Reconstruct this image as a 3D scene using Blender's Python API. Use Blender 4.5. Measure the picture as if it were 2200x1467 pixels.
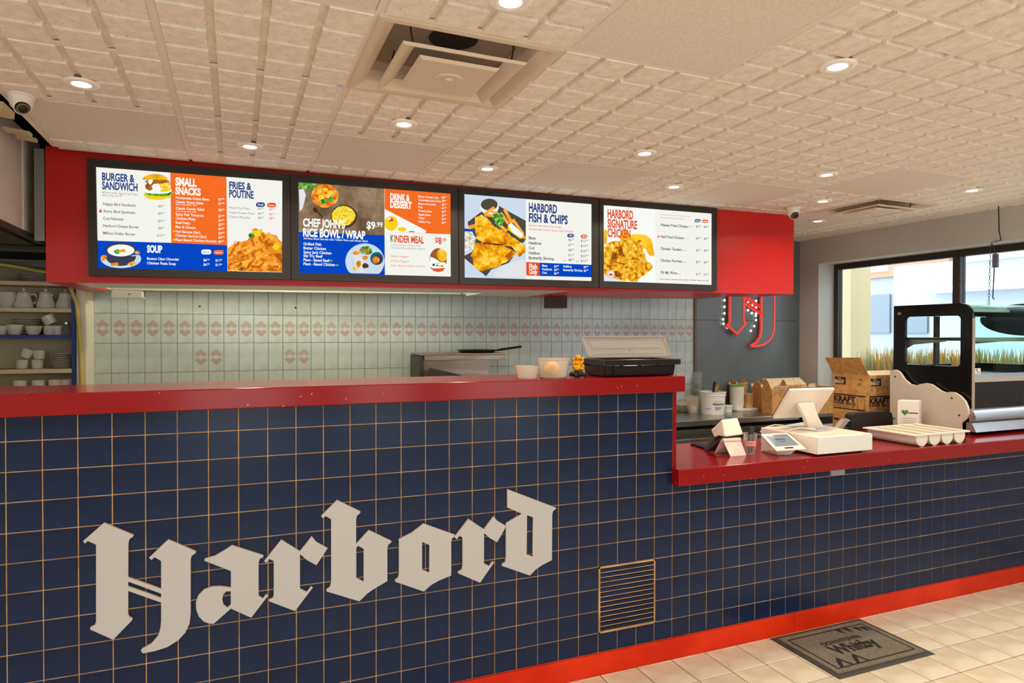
import bpy, math, random
from mathutils import Vector, Matrix
from mathutils.geometry import tessellate_polygon
random.seed(7)
SC = bpy.context.scene
COL = SC.collection
for o in list(bpy.data.objects): bpy.data.objects.remove(o)

# ------------------------------------------------------------------ camera (solved from the tile grids), pixel frame 2200 x 1467
TP = 0.1027                                    # counter tile pitch, metres
FPX, YAW, PITCH, ROLL = 1409.9351, 0.3842, -0.0108, 0.0012
JF = 11.8649
CAM = Vector((7.2878*TP, -26.0065*TP, (3.5181+JF)*TP))
H = 2.513                                      # ceiling height
_f = Vector((math.sin(YAW)*math.cos(PITCH), math.cos(YAW)*math.cos(PITCH), math.sin(PITCH)))
_r = Vector((math.cos(YAW), -math.sin(YAW), 0)); _u = _r.cross(_f)
RGT = math.cos(ROLL)*_r + math.sin(ROLL)*_u
UPV = -math.sin(ROLL)*_r + math.cos(ROLL)*_u
FWD = _f
cd = bpy.data.cameras.new('camera'); cam = bpy.data.objects.new('camera', cd); COL.objects.link(cam)
cd.sensor_fit = 'HORIZONTAL'; cd.sensor_width = 36.0; cd.lens = FPX/2200*36.0; cd.clip_start = 0.05; cd.clip_end = 200
cam.matrix_world = Matrix(((RGT.x, UPV.x, -FWD.x, CAM.x), (RGT.y, UPV.y, -FWD.y, CAM.y), (RGT.z, UPV.z, -FWD.z, CAM.z), (0, 0, 0, 1)))
SC.camera = cam
# ------------------------------------------------------------------ world, sun-less bright overcast sky, exposure
w = bpy.data.worlds.new('sky'); SC.world = w; w.use_nodes = True
bg = w.node_tree.nodes['Background']; bg.inputs[0].default_value = (0.86, 0.94, 1.0, 1); bg.inputs[1].default_value = 3.6
vs = SC.view_settings; vs.view_transform = 'Standard'; vs.look = 'None'; vs.gamma = 1; vs.use_curve_mapping = False; vs.exposure = 0.33
DOWNLIGHT_W = 2.3

def ray(px, py): return RGT*((px-1100)/FPX) - UPV*((py-733.5)/FPX) + FWD
def onZ(px, py, z): d = ray(px, py); return CAM + d*((z-CAM.z)/d.z)
def onY(px, py, y): d = ray(px, py); return CAM + d*((y-CAM.y)/d.y)
def onX(px, py, x): d = ray(px, py); return CAM + d*((x-CAM.x)/d.x)
def proj(p):
    c = Vector(p)-CAM; z = c.dot(FWD)
    return (1100+FPX*c.dot(RGT)/z, 733.5-FPX*c.dot(UPV)/z, z)
def inframe(p, m=0):
    x, y, z = proj(p); return z > .1 and -m < x < 2200+m and -m < y < 1467+m
def ppm(p): return FPX/(Vector(p)-CAM).dot(FWD)      # pixels per metre at a point

# ------------------------------------------------------------------ materials
def lin(c):
    if isinstance(c, str): c = tuple(int(c[i:i+2], 16) for i in (0, 2, 4))
    return tuple(((v/255/12.92) if v/255 <= .04045 else ((v/255+.055)/1.055)**2.4) for v in c)
MATS = {}
def mat(name, c, rough=.5, metal=0., spec=.5, coat=0., trans=0., ior=1.45, alpha=1., emit=None, es=1.):
    if name in MATS: return MATS[name]
    m = bpy.data.materials.new(name); m.use_nodes = True; b = m.node_tree.nodes['Principled BSDF']
    b.inputs['Base Color'].default_value = (*lin(c), 1); b.inputs['Roughness'].default_value = rough
    b.inputs['Metallic'].default_value = metal; b.inputs['Specular IOR Level'].default_value = spec
    b.inputs['Coat Weight'].default_value = coat; b.inputs['Coat Roughness'].default_value = .08
    b.inputs['Transmission Weight'].default_value = trans; b.inputs['IOR'].default_value = ior; b.inputs['Alpha'].default_value = alpha
    if emit: b.inputs['Emission Color'].default_value = (*lin(emit), 1); b.inputs['Emission Strength'].default_value = es
    MATS[name] = m; return m
def NT(m): return m.node_tree.nodes, m.node_tree.links, m.node_tree.nodes.get('Principled BSDF')
def noise_color(m, c1, c2, scale, detail=3, lo=.4, hi=.6, vec='Object', stretch=None, bump=0., bscale=None):
    n, l, b = NT(m)
    tc = n.new('ShaderNodeTexCoord'); mp = n.new('ShaderNodeMapping'); l.new(tc.outputs[vec], mp.inputs[0])
    if stretch: mp.inputs['Scale'].default_value = stretch
    t = n.new('ShaderNodeTexNoise'); t.inputs['Scale'].default_value = scale; t.inputs['Detail'].default_value = detail
    l.new(mp.outputs[0], t.inputs[0]); r = n.new('ShaderNodeValToRGB'); l.new(t.outputs[0], r.inputs[0])
    r.color_ramp.elements[0].position = lo; r.color_ramp.elements[1].position = hi
    r.color_ramp.elements[0].color = (*lin(c1), 1); r.color_ramp.elements[1].color = (*lin(c2), 1)
    l.new(r.outputs[0], b.inputs['Base Color'])
    if bump:
        bp = n.new('ShaderNodeBump'); bp.inputs['Strength'].default_value = bump; bp.inputs['Distance'].default_value = .002
        t2 = t
        if bscale:
            t2 = n.new('ShaderNodeTexNoise'); t2.inputs['Scale'].default_value = bscale; l.new(mp.outputs[0], t2.inputs[0])
        l.new(t2.outputs[0], bp.inputs['Height']); l.new(bp.outputs[0], b.inputs['Normal'])
    return m, mp, t, r
def speckle(m, c, scale, size, prob=.5):           # flecks: voronoi cells, only some of them
    n, l, b = NT(m)
    tc = n.new('ShaderNodeTexCoord'); v = n.new('ShaderNodeTexVoronoi'); v.inputs['Scale'].default_value = scale
    l.new(tc.outputs['Object'], v.inputs['Vector'])
    lt = n.new('ShaderNodeMath'); lt.operation = 'LESS_THAN'; l.new(v.outputs['Distance'], lt.inputs[0]); lt.inputs[1].default_value = size
    sp = n.new('ShaderNodeSeparateColor'); l.new(v.outputs['Color'], sp.inputs[0])
    g = n.new('ShaderNodeMath'); g.operation = 'LESS_THAN'; l.new(sp.outputs[0], g.inputs[0]); g.inputs[1].default_value = prob
    mu = n.new('ShaderNodeMath'); mu.operation = 'MULTIPLY'; l.new(lt.outputs[0], mu.inputs[0]); l.new(g.outputs[0], mu.inputs[1])
    mx = n.new('ShaderNodeMix'); mx.data_type = 'RGBA'; l.new(mu.outputs[0], mx.inputs[0])
    src = b.inputs['Base Color']
    if src.is_linked: l.new(src.links[0].from_socket, mx.inputs[6])
    else: mx.inputs[6].default_value = src.default_value
    mx.inputs[7].default_value = (*lin(c), 1); l.new(mx.outputs[2], src)
def em(name, c, s=1.0):
    if name in MATS: return MATS[name]
    if name.startswith('print_'): s *= .80
    m = bpy.data.materials.new(name); m.use_nodes = True; n = m.node_tree.nodes; n.clear()
    e = n.new('ShaderNodeEmission'); o = n.new('ShaderNodeOutputMaterial'); e.inputs[0].default_value = (*lin(c), 1); e.inputs[1].default_value = s
    m.node_tree.links.new(e.outputs[0], o.inputs[0]); MATS[name] = m; return m
def em_tex(name, stops, scale, s=1.0, kind='noise', stretch=None, detail=4):     # backlit print with a mottled picture texture
    m = em(name, (255, 255, 255), s); n = m.node_tree.nodes; l = m.node_tree.links
    e = [x for x in n if x.type == 'EMISSION'][0]
    tc = n.new('ShaderNodeTexCoord'); mp = n.new('ShaderNodeMapping'); l.new(tc.outputs['Object'], mp.inputs[0])
    if stretch: mp.inputs['Scale'].default_value = stretch
    if kind == 'noise':
        t = n.new('ShaderNodeTexNoise'); t.inputs['Detail'].default_value = detail; t.inputs['Roughness'].default_value = .65
    else:
        t = n.new('ShaderNodeTexVoronoi')
    t.inputs['Scale'].default_value = scale; l.new(mp.outputs[0], t.inputs['Vector'])
    r = n.new('ShaderNodeValToRGB'); l.new(t.outputs[0], r.inputs[0])
    el = r.color_ramp.elements
    while len(el) < len(stops): el.new(.5)
    for q, (p, c) in zip(el, stops): q.position = p; q.color = (*lin(c), 1)
    l.new(r.outputs[0], e.inputs[0]); return m

# ------------------------------------------------------------------ mesh helpers
class G:
    def __init__(s): s.v = []; s.f = []; s.m = []
    def add(s, vs, fs, mi=0):
        k = len(s.v); s.v += [tuple(x) for x in vs]
        s.f += [tuple(i+k for i in q) for q in fs]; s.m += [mi]*len(fs); return s
    def box(s, x0, x1, y0, y1, z0, z1, mi=0):
        return s.hexa([(x0, y0, z0), (x1, y0, z0), (x1, y1, z0), (x0, y1, z0)], [(x0, y0, z1), (x1, y0, z1), (x1, y1, z1), (x0, y1, z1)], mi)
    def hexa(s, b, t, mi=0):
        n = len(b); return s.add(list(b)+list(t), [tuple(reversed(range(n))), tuple(range(n, 2*n))]+[(i, (i+1) % n, n+(i+1) % n, n+i) for i in range(n)], mi)
    def rot(s, k, ang, axis='Z', piv=(0, 0, 0)):            # rotate vertices from index k on
        M = Matrix.Translation(piv) @ Matrix.Rotation(ang, 4, axis) @ Matrix.Translation(-Vector(piv))
        s.v[k:] = [tuple(M @ Vector(q)) for q in s.v[k:]]; return s
    def quad(s, a, b, c, d, mi=0): return s.add([a, b, c, d], [(0, 1, 2, 3)], mi)
    def lathe(s, prof, c=(0, 0, 0), n=24, mi=0, cap=True):
        vs = []; fs = []
        for r, z in prof:
            for i in range(n):
                a = 2*math.pi*i/n; vs.append((c[0]+r*math.cos(a), c[1]+r*math.sin(a), c[2]+z))
        for k in range(len(prof)-1):
            for i in range(n):
                j = (i+1) % n; fs.append((k*n+i, k*n+j, (k+1)*n+j, (k+1)*n+i))
        if cap: fs.append(tuple(reversed(range(n)))); fs.append(tuple(range((len(prof)-1)*n, len(prof)*n)))
        return s.add(vs, fs, mi)
    def tube(s, path, r, n=8, mi=0, closed=False):
        P = [Vector(p) for p in path]; vs = []; fs = []; N = len(P)
        rr = r if isinstance(r, (list, tuple)) else [r]*N
        for k, p in enumerate(P):
            t = (P[(k+1) % N]-P[k-1]) if closed else (P[min(k+1, N-1)]-P[max(k-1, 0)])
            t.normalize(); a = Vector((0, 0, 1)) if abs(t.z) < .9 else Vector((1, 0, 0))
            x = t.cross(a).normalized(); y = x.cross(t)
            for i in range(n):
                q = 2*math.pi*i/n; vs.append(p+(x*math.cos(q)+y*math.sin(q))*rr[k])
        for k in range(N if closed else N-1):
            for i in range(n):
                j = (i+1) % n; k2 = (k+1) % N; fs.append((k*n+i, k2*n+i, k2*n+j, k*n+j))
        if not closed: fs += [tuple(range(n)), tuple(reversed(range((N-1)*n, N*n)))]
        return s.add(vs, fs, mi)
    def prism(s, loops, fn, h0, h1, mi=0, ms=None):         # polygon with holes, fn(a,b,h)->3d ; h1 is the shown face
        ms = mi if ms is None else ms
        flat = [p for L in loops for p in L]; tri = tessellate_polygon([[Vector((a, b, 0)) for a, b in L] for L in loops])
        s.add([fn(a, b, h1) for a, b in flat], [tuple(t) for t in tri], mi)
        s.add([fn(a, b, h0) for a, b in flat], [tuple(reversed(t)) for t in tri], ms)
        for L in loops:
            n = len(L); s.add([fn(a, b, h0) for a, b in L]+[fn(a, b, h1) for a, b in L], [(i, (i+1) % n, n+(i+1) % n, n+i) for i in range(n)], ms)
        return s
    def ball(s, c, r, n=12, m=8, mi=0, sc=(1, 1, 1)):
        pr = [(max(1e-4, r*math.sin(math.pi*k/m)), -r*math.cos(math.pi*k/m)) for k in range(m+1)]
        k = len(s.v); s.lathe(pr, (0, 0, 0), n, mi, cap=False)
        s.v[k:] = [(c[0]+x*sc[0], c[1]+y*sc[1], c[2]+z*sc[2]) for x, y, z in s.v[k:]]; return s
    def mesh(s, name, mats, smooth=False, fix=True):
        me = bpy.data.meshes.new(name); me.from_pydata(s.v, [], s.f)
        for q in mats: me.materials.append(q)
        me.polygons.foreach_set('material_index', s.m); me.update()
        if fix:
            import bmesh
            bm = bmesh.new(); bm.from_mesh(me); bmesh.ops.recalc_face_normals(bm, faces=bm.faces); bm.to_mesh(me); bm.free()
        if smooth:
            me.polygons.foreach_set('use_smooth', [True]*len(me.polygons)); me.set_sharp_from_angle(angle=math.radians(38))
        return me
def link(name, me, parent=None, loc=None):
    o = bpy.data.objects.new(name, me); COL.objects.link(o)
    if loc: o.location = loc
    if parent is not None:
        o.parent = parent
        if not parent.get('_local'): o.matrix_parent_inverse = parent.matrix_basis.inverted()
    return o
def mk(name, g, mats, parent=None, smooth=False, bevel=0, fix=True, label=None):
    if not isinstance(mats, (list, tuple)): mats = [mats]
    o = link(name, g.mesh(name, mats, smooth, fix), parent)
    if bevel:
        b = o.modifiers.new('bevel', 'BEVEL'); b.width = bevel; b.segments = 2; b.limit_method = 'ANGLE'; b.angle_limit = math.radians(40)
    if label: o['label'] = label
    return o
def tag(o, label, cat, group=None):
    o['label'] = label; o['category'] = cat
    if group: o['group'] = group
    return o
def struct(o, label=None):
    o['kind'] = 'structure'
    if label: o['label'] = label
    return o
def thing(name, label, cat, loc=(0, 0, 0), group=None, local=False, rz=0):
    o = bpy.data.objects.new(name, None); COL.objects.link(o); o.empty_display_size = .05
    o.matrix_basis = Matrix.Translation(loc) @ Matrix.Rotation(rz, 4, 'Z')
    if local: o['_local'] = 1
    return tag(o, label, cat, group)
def dup(root, loc, rz=0, label=None):
    r = root.copy(); COL.objects.link(r); r.matrix_basis = Matrix.Translation(loc) @ Matrix.Rotation(rz, 4, 'Z')
    if label: r['label'] = label
    for ch in root.children:
        c = ch.copy(); COL.objects.link(c); c.parent = r
        for gch in ch.children:
            d = gch.copy(); COL.objects.link(d); d.parent = c
    return r
# text as flat outlines -------------------------------------------------------
_tc = {}
def text_geo(sx, bold=0.0):
    k = (sx, bold)
    if k in _tc: return _tc[k]
    cu = bpy.data.curves.new('t', 'FONT'); cu.body = sx; cu.size = 1; cu.resolution_u = 3; cu.offset = bold; cu.fill_mode = 'FRONT'
    ob = bpy.data.objects.new('t', cu); COL.objects.link(ob)
    dg = bpy.context.evaluated_depsgraph_get(); me = ob.evaluated_get(dg).to_mesh()
    vs = [(v.co.x, v.co.y) for v in me.vertices]; fs = [tuple(p.vertices) for p in me.polygons]
    ob.evaluated_get(dg).to_mesh_clear(); bpy.data.objects.remove(ob); bpy.data.curves.remove(cu)
    if vs:
        x0 = min(v[0] for v in vs); vs = [(v[0]-x0, v[1]) for v in vs]; wd = max(v[0] for v in vs)
    else: wd = 1
    _tc[k] = (vs, fs, wd); return _tc[k]
CAP = max(v[1] for v in text_geo('H')[0])
def text_on(g, sx, fn, width, cap, mi=0, bold=0.0, h=0):      # fn(a,b,h) places text whose width / cap height are given
    vs, fs, wd = text_geo(sx, bold); kx = width/wd; ky = cap/CAP
    g.add([fn(x*kx, y*ky, h) for x, y in vs], fs, mi)

def rect(G_, f, x0, x1, y0, y1, h=0, mi=0): G_.add([f(x0, y0, h), f(x1, y0, h), f(x1, y1, h), f(x0, y1, h)], [(0, 1, 2, 3)], mi)
# ------------------------------------------------------------------ shared materials
M_NAVY = mat('navy_glazed_tile', '14233f', .22, spec=.32)
noise_color(M_NAVY, '071733', '0e2242', 3.0)
NT(M_NAVY)[2].inputs['Roughness'].default_value = .24
M_GROUT = mat('tan_grout', 'd0a066', .85); noise_color(M_GROUT, 'a87e50', 'c89c66', 9)
M_RED = mat('red_quartz', '8e0a0c', .17, spec=.36, coat=.04)
noise_color(M_RED, '700406', '9c0b0d', 420, detail=2, lo=.35, hi=.68); speckle(M_RED, 'ffdcd6', 48, .09, .16)
M_REDP = mat('red_paint', 'cc1b12', .36); noise_color(M_REDP, 'c8170e', 'd02014', 2.2)
M_REDB = mat('red_baseboard', 'd4320c', .4, spec=.25); noise_color(M_REDB, 'c42404', 'd6300a', 4)
M_WHITE = mat('white_paint', 'e8e4dc', .5)
M_CREAM = mat('cream_plastic', 'efe6d8', .35)
M_BLACK = mat('black_plastic', '141214', .3)
M_BLKM = mat('black_satin_frame', '241f1c', .35)
M_STEEL = mat('brushed_steel', 'b8bcbc', .28, metal=1.); noise_color(M_STEEL, 'b2b6b6', 'bec2c2', 6, stretch=(1, 12, 12))
M_STEELD = mat('dark_steel', '55534c', .4, metal=.9)
M_KRAFT = mat('kraft_card', 'd2985a', .8); noise_color(M_KRAFT, 'ca8e4e', 'daa468', 30)
M_KRAFTL = mat('light_kraft_card', 'e4c79c', .8); noise_color(M_KRAFTL, 'dcbc8e', 'ecd2ac', 30)
M_CHINA = mat('white_china', 'e6dfd2', .2, coat=.3)
M_CLEAR = mat('clear_plastic', 'ffffff', .06, trans=.93, ior=1.2)
M_FROST = mat('frosted_plastic', 'fbf3e6', .22, trans=.76, ior=1.12)
M_GLASS = mat('pane_glass', 'f2fbfa', .01, trans=1., ior=1.04)
M_ALU = mat('anodised_aluminium', 'b4b0b2', .32, metal=.85)
M_WOODE = mat('raw_board_edge', 'b99a78', .7)
M_PRINTK = mat('black_print', '2a2320', .7)

# ================================================================== ROOM SHELL
XL, XR, YB, YF = -2.2, 5.89, 2.37, -4.6
ROOF = 3.05
# floor: bedding plus tiles
m_fg = mat('dark_floor_grout', '4a352a', .9)
floor = struct(mk('floor', G().box(XL-.1, XR+.1, YF-.1, YB+.1, -.12, -.004), m_fg))
m_ft = mat('cream_floor_tile', 'd2c1a8', .38); noise_color(m_ft, 'c8b69b', 'dacbb4', 5); speckle(m_ft, 'b9a48c', 260, .18, .5)
FX, FY, FP = 39.3505*TP, -.3043*TP, 1.9243*TP
def tile_mesh(name, wx, wy, th, ch, mats, axis='Z', extra=None):
    g = G(); a, b = wx/2, wy/2
    lo = [(-a, -b, 0), (a, -b, 0), (a, b, 0), (-a, b, 0)]
    mi = [(-a, -b, th-ch), (a, -b, th-ch), (a, b, th-ch), (-a, b, th-ch)]
    hi = [(-a+ch, -b+ch, th), (a-ch, -b+ch, th), (a-ch, b-ch, th), (-a+ch, b-ch, th)]
    vs = lo+mi+hi; fs = [(8, 9, 10, 11)]+[(i, (i+1) % 4, 4+(i+1) % 4, 4+i) for i in range(4)]+[(4+i, 4+(i+1) % 4, 8+(i+1) % 4, 8+i) for i in range(4)]
    g.add(vs, fs, 0)
    if extra: extra(g, th)
    if axis == 'Y': g.v = [(x, -z, y) for x, y, z in g.v]        # face looks to -Y, a = x, b = z
    me = g.mesh(name, mats, fix=False); me.flip_normals() if False else None
    return me
fm = tile_mesh('floor_tile', FP-.005, FP-.005, .004, .0012, [m_ft])
rest = G(); kx0 = int(math.floor((XL-FX)/FP)); ky1 = 0
for i in range(kx0, int((XR-FX)/FP)+1):
    for j in range(-24, 13):
        x = FX+(i+.5)*FP; y = FY+(j+.5)*FP
        if x-FP/2 < XL or x+FP/2 > XR+.05 or y-FP/2 < YF or y+FP/2 > YB+.05: continue
        if any(inframe((x+a, y+b, 0), 30) for a in (-.09, 0, .09) for b in (-.09, 0, .09)) and j < 0:
            link('floor_tile', fm, floor, (x, y, -.004))
        else:
            rest.add([(x+vx.co.x, y+vx.co.y, vx.co.z-.004) for vx in fm.vertices], [tuple(p.vertices) for p in fm.polygons])
ro = mk('floor_tile_field', rest, m_ft, floor, fix=False); ro['kind'] = 'stuff'

# ceiling: backing, tiles on a 0.61 m grid turned slightly against the counter
m_cb = mat('ceiling_void', '3a3028', .9)
ceil = struct(mk('ceiling', G().box(XL, XR, YF, .24, H+.16, H+.18).box(-.16, XR, .24, 1.34, H+.16, H+.18).box(4.74, XR, 1.34, YB, H+.16, H+.18), m_cb))
m_ct = mat('fissured_ceiling_tile', 'ece4d6', .95, spec=.1); noise_color(m_ct, 'ece3d4', 'f6eee2', 25, bump=.4, bscale=220); speckle(m_ct, '8c7c6a', 105, .16, .36)
m_cs = mat('smooth_ceiling_panel', 'e2d8c8', .9, spec=.15); noise_color(m_cs, 'e4dacb', 'ece3d6', 90)
m_ctee = mat('ceiling_tee', 'eee5d8', .6)
GX, GY, GS, GR = 4.7869*TP, -1.3333*TP, .61, .0152
def cg(c, r): return (GX+GS*(c*math.cos(GR)-r*math.sin(GR)), GY+GS*(c*math.sin(GR)+r*math.cos(GR)))
g = G(); q = .61/4; bw = q/2-.0105
g.box(-.297, .297, -.297, .297, .015, .024)
for a in range(4):
    for b in range(4):
        cx = (a-1.5)*q; cy = (b-1.5)*q; t = .003
        vs = [(cx+sx*bw, cy+sy*bw, .015) for sx, sy in ((-1, -1), (1, -1), (1, 1), (-1, 1))]+[(cx+sx*(bw-t), cy+sy*(bw-t), 0) for sx, sy in ((-1, -1), (1, -1), (1, 1), (-1, 1))]
        g.add(vs, [(7, 6, 5, 4)]+[(i, 4+i, 4+(i+1) % 4, (i+1) % 4) for i in range(4)])
ct_me = g.mesh('ceiling_tile', [m_ct], fix=False)
cs_me = G().hexa([(-.288, -.288, .002), (.288, -.288, .002), (.288, .288, .002), (-.288, .288, .002)], [(-.297, -.297, .014), (.297, -.297, .014), (.297, .297, .014), (-.297, .297, .014)]).mesh('ceiling_panel', [m_cs])
SMOOTH = {(-1, 1), (1, 1), (3, 1), (5, 1), (2, -2), (0, -2), (6, 0), (7, 2)}
DIFF = {(1, -1), (7, 1)}
for c in range(-5, 9):
    for r in range(-8, 4):
        if (c, r) in DIFF: continue
        x, y = cg(c+.5, r+.5)
        if x < XL+.3 or x > XR+.12 or y < YF+.3: continue
        if c < -1 and y > .1: continue
        if y > 1.05 and x < 4.9 and r >= 2: continue
        if y > YB-.1: continue
        o = link('ceiling_panel' if (c, r) in SMOOTH else 'ceiling_tile', cs_me if (c, r) in SMOOTH else ct_me, ceil, (x, y, H))
        o.rotation_euler.z = GR
# trimmed tiles between the last full row and the menu bulkhead
for c in range(-1, 7):
    x, y = cg(c+.5, 2.21); g = G()
    for a in range(4):
        g.box((a-1.5)*q-bw, (a-1.5)*q+bw, -.10, .03, 0, .02)
    g.box(-.297, .297, -.115, .10, .008, .022)
    o = mk('cut_ceiling_tile', g, m_ct, ceil); o.location = (x, y, H); o.matrix_parent_inverse = Matrix(); o.rotation_euler.z = GR
for c in range(-4, 10):                                   # main tees
    g = G(); r1 = 2.28 if c < 7 else 4.05
    if c < -1: r1 = .5
    a = cg(c, -7.2); b = cg(c, r1)
    if a[0] > XR+.05: continue
    wd = .012
    g.hexa([(a[0]-wd, a[1], H+.004), (a[0]+wd, a[1], H+.004), (b[0]+wd, b[1], H+.004), (b[0]-wd, b[1], H+.004)], [(a[0]-wd, a[1], H+.012), (a[0]+wd, a[1], H+.012), (b[0]+wd, b[1], H+.012), (b[0]-wd, b[1], H+.012)])
    mk('ceiling_tee', g, m_ctee, ceil)
for r in range(-7, 4):                                    # cross tees
    g = G(); c0 = -4.3 if r < 1 else -1.0
    if r == 3: c0 = 7.0
    a = cg(c0, r); b = cg(8.85, r); wd = .012
    g.hexa([(a[0], a[1]-wd, H+.0045), (b[0], b[1]-wd, H+.0045), (b[0], b[1]+wd, H+.0045), (a[0], a[1]+wd, H+.0045)], [(a[0], a[1]-wd, H+.012), (b[0], b[1]-wd, H+.012), (b[0], b[1]+wd, H+.012), (a[0], a[1]+wd, H+.012)])
    mk('cross_tee', g, m_ctee, ceil)
struct(mk('ceiling_sky_block', G().box(XL-.1, XR+.3, YF-.1, YB+.2, ROOF, ROOF+.1), m_cb))  # roof slab added over the kitchen void to block the sky
# back wall with glazed tiles
m_wg = mat('dark_wall_grout', '2c322e', .9)
wb = struct(mk('wall_back', G().box(XL, XR+.3, YB, YB+.15, -.1, ROOF), m_wg))
m_wt = mat('pale_glazed_tile', 'c3cfcf', .2, spec=.5); noise_color(m_wt, 'bcc8c6', 'cbd6d8', 7)
m_wp = mat('pink_tile_motif', 'bda6a0', .25)
BPX, BPZ = .0979, .199; BX0 = -.1835; BZ0 = 1.717
def motif(g, th):
    e = th+.0004; s = 1
    def P(pts): g.add([(a, b, e) for a, b in pts], [tuple(range(len(pts)))], 1)
    for k in (1, -1):
        P([(0, k*.057), (-.039, k*.022), (-.020, k*.004), (0, k*.017)][::k]); P([(0, k*.057), (0, k*.017), (.020, k*.004), (.039, k*.022)][::k])
wt_me = tile_mesh('wall_tile', BPX-.0022, BPZ-.0022, .006, .0012, [m_wt], 'Y')
wm_me = tile_mesh('wall_tile_motif', BPX-.0022, BPZ-.0022, .006, .0012, [m_wt, m_wp], 'Y', motif)
motcols = [int((onY(px, 770, YB).x-BX0)//BPX) for px in (430, 463, 622, 652)]
wrest = G()
for i in range(-1, 49):
    for k in range(-4, 3):
        x = BX0+(i+.5)*BPX; z = BZ0+(k+.5)*BPZ
        if x > 4.60: continue
        me = wm_me if (k == -1 or (k == -2 and i in motcols)) else wt_me
        vis = inframe((x, YB, z)) and (z > 1.15 or x > 3.9)
        if vis:
            link('wall_tile', me, wb, (x, YB, z))
        else:
            wrest.add([(x+v.co.x, YB+v.co.y, z+v.co.z) for v in wt_me.vertices], [tuple(p.vertices) for p in wt_me.polygons])
o = mk('wall_tile_field', wrest, m_wt, wb, fix=False); o['kind'] = 'stuff'
m_edge = mat('brown_edge_trim', '6a5a4a', .5)
struct(mk('trim_1', G().box(4.607, 4.632, YB-.02, YB, .5, ROOF), m_edge))
m_panel = mat('charcoal_wall_panel', '6a7276', .26, spec=.6); noise_color(m_panel, '656d71', '70787c', 1.6)
pn = thing('wall_panel', 'charcoal laminate panels covering the wall behind the red letter sign', 'wall panel', (5.25, YB-.01, .6))
mk('panel_sheet', G().box(4.633, XR-.001, YB-.018, YB-.001, .5, 1.715), m_panel, pn); mk('panel_sheet', G().box(4.633, XR-.001, YB-.018, YB-.001, 1.719, ROOF), m_panel, pn)
# right wall with shop window
m_gw = mat('taupe_grey_wall', 'c2bdba', .75); noise_color(m_gw, 'bebab6', 'c6c2be', 1.5)
WY0, WY1, WZ0, WZ1 = -4.2, 2.12, .98, 2.268; WT = .2
g = G().box(XR, XR+.3, WY1, YB, -.1, ROOF).box(XR, XR+.3, YF, WY0, -.1, ROOF).box(XR, XR+.3, WY0, WY1, WZ1, ROOF).box(XR, XR+.3, WY0, WY1, -.1, WZ0)
struct(mk('wall_right', g, m_gw))
m_sill = mat('cream_sill', 'e6dcc8', .5)
wn = struct(mk('window_1', G().box(XR-.02, XR+.29, WY0+.002, WY1-.002, WZ0, WZ0+.03), m_sill)); wn['label'] = 'dark framed shop window with cream sill'
m_fr = mat('bronze_window_frame', '352c28', .4)
fx0, fx1 = XR+WT, XR+WT+.06
mk('window_frame', G().box(fx0, fx1, WY1-.05, WY1-.002, WZ0+.03, WZ1-.002).box(fx0, fx1, WY0, WY1-.05, WZ1-.055, WZ1-.002).box(fx0, fx1, WY0, WY1-.05, WZ0+.03, WZ0+.08).box(fx0, fx1, WY0, WY0+.05, WZ0+.08, WZ1-.055), m_fr, wn)
for yy in (.915, -.35, -1.65, -2.95): mk('window_mullion', G().box(fx0-.01, fx1, yy-.03, yy+.03, WZ0+.08, WZ1-.055), m_fr, wn)
for y0, y1 in ((.945, WY1-.05), (-.32, .885), (-1.62, -.38), (-2.92, -1.68), (WY0+.05, -2.98)): mk('window_pane', G().box(fx0+.025, fx0+.031, y0, y1, WZ0+.08, WZ1-.055), M_GLASS, wn)
# left wall and wall behind the camera; openings added to admit daylight
m_lw = mat('warm_white_wall', 'd8cdbd', .8)
struct(mk('wall_left', G().box(XL-.15, XL, YF, YB, -.1, .35).box(XL-.15, XL, YF, YB, 2.3, ROOF).box(XL-.15, XL, YF, -4.2, .35, 2.3).box(XL-.15, XL, -2.0, YB, .35, 2.3), m_lw))
g = G().box(XL, XR+.3, YF-.15, YF, -.1, .35).box(XL, XR+.3, YF-.15, YF, 2.3, ROOF)
for x0, x1 in ((XL, .15), (1.15, 1.75), (2.45, 3.0), (4.2, XR+.3)): g.box(x0, x1, YF-.15, YF, .35, 2.3)
struct(mk('wall_front', g, m_lw))

# ================================================================== COUNTERS
def zj(j): return (JF-j)*TP
SL0, SL1 = 1.304, 1.380            # tall slab
LS0, LS1 = .850, .930              # low slab
OV = .06
XE = 26*TP
ct_tile = tile_mesh('tile', TP-.0036, TP-.0036, .0062, .0007, [M_NAVY], 'Y')
GRILLE = {(i, j) for i in (22, 23, 24) for j in (7, 8, 9)}
def tiled(parent, i0, i1, ztop, rows):
    rst = G(); n = 0
    for i in range(i0, i1):
        for (za, zb) in rows:                      # za top, zb bottom
            x = (i+.5)*TP; z = (za+zb)/2; j = round(JF-za/TP)
            if (i, j) in GRILLE: continue
            sc = ((za-zb)-.004)/(TP-.004)
            if any(inframe((x+a, 0, z+b), 4) for a in (-.05, .05) for b in (-.05, .05)):
                o = link('tile', ct_tile, parent, (x, -.001, z)); o.scale.z = sc; n += 1
            else:
                rst.add([(x+v.co.x, v.co.y-.001, z+v.co.z*sc) for v in ct_tile.vertices], [tuple(p.vertices) for p in ct_tile.polygons])
    if rst.v:
        o = mk('tile_field', rst, M_NAVY, parent, fix=False); o['kind'] = 'stuff'
    print('tiles', n)
CW0 = -1.95
m_core = mat('counter_back_panel', 'd8d2c8', .6)
tall = thing('tall_counter', 'tall partition counter in navy square tiles carrying the white lettering', 'counter', (1., .15, 0))
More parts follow.
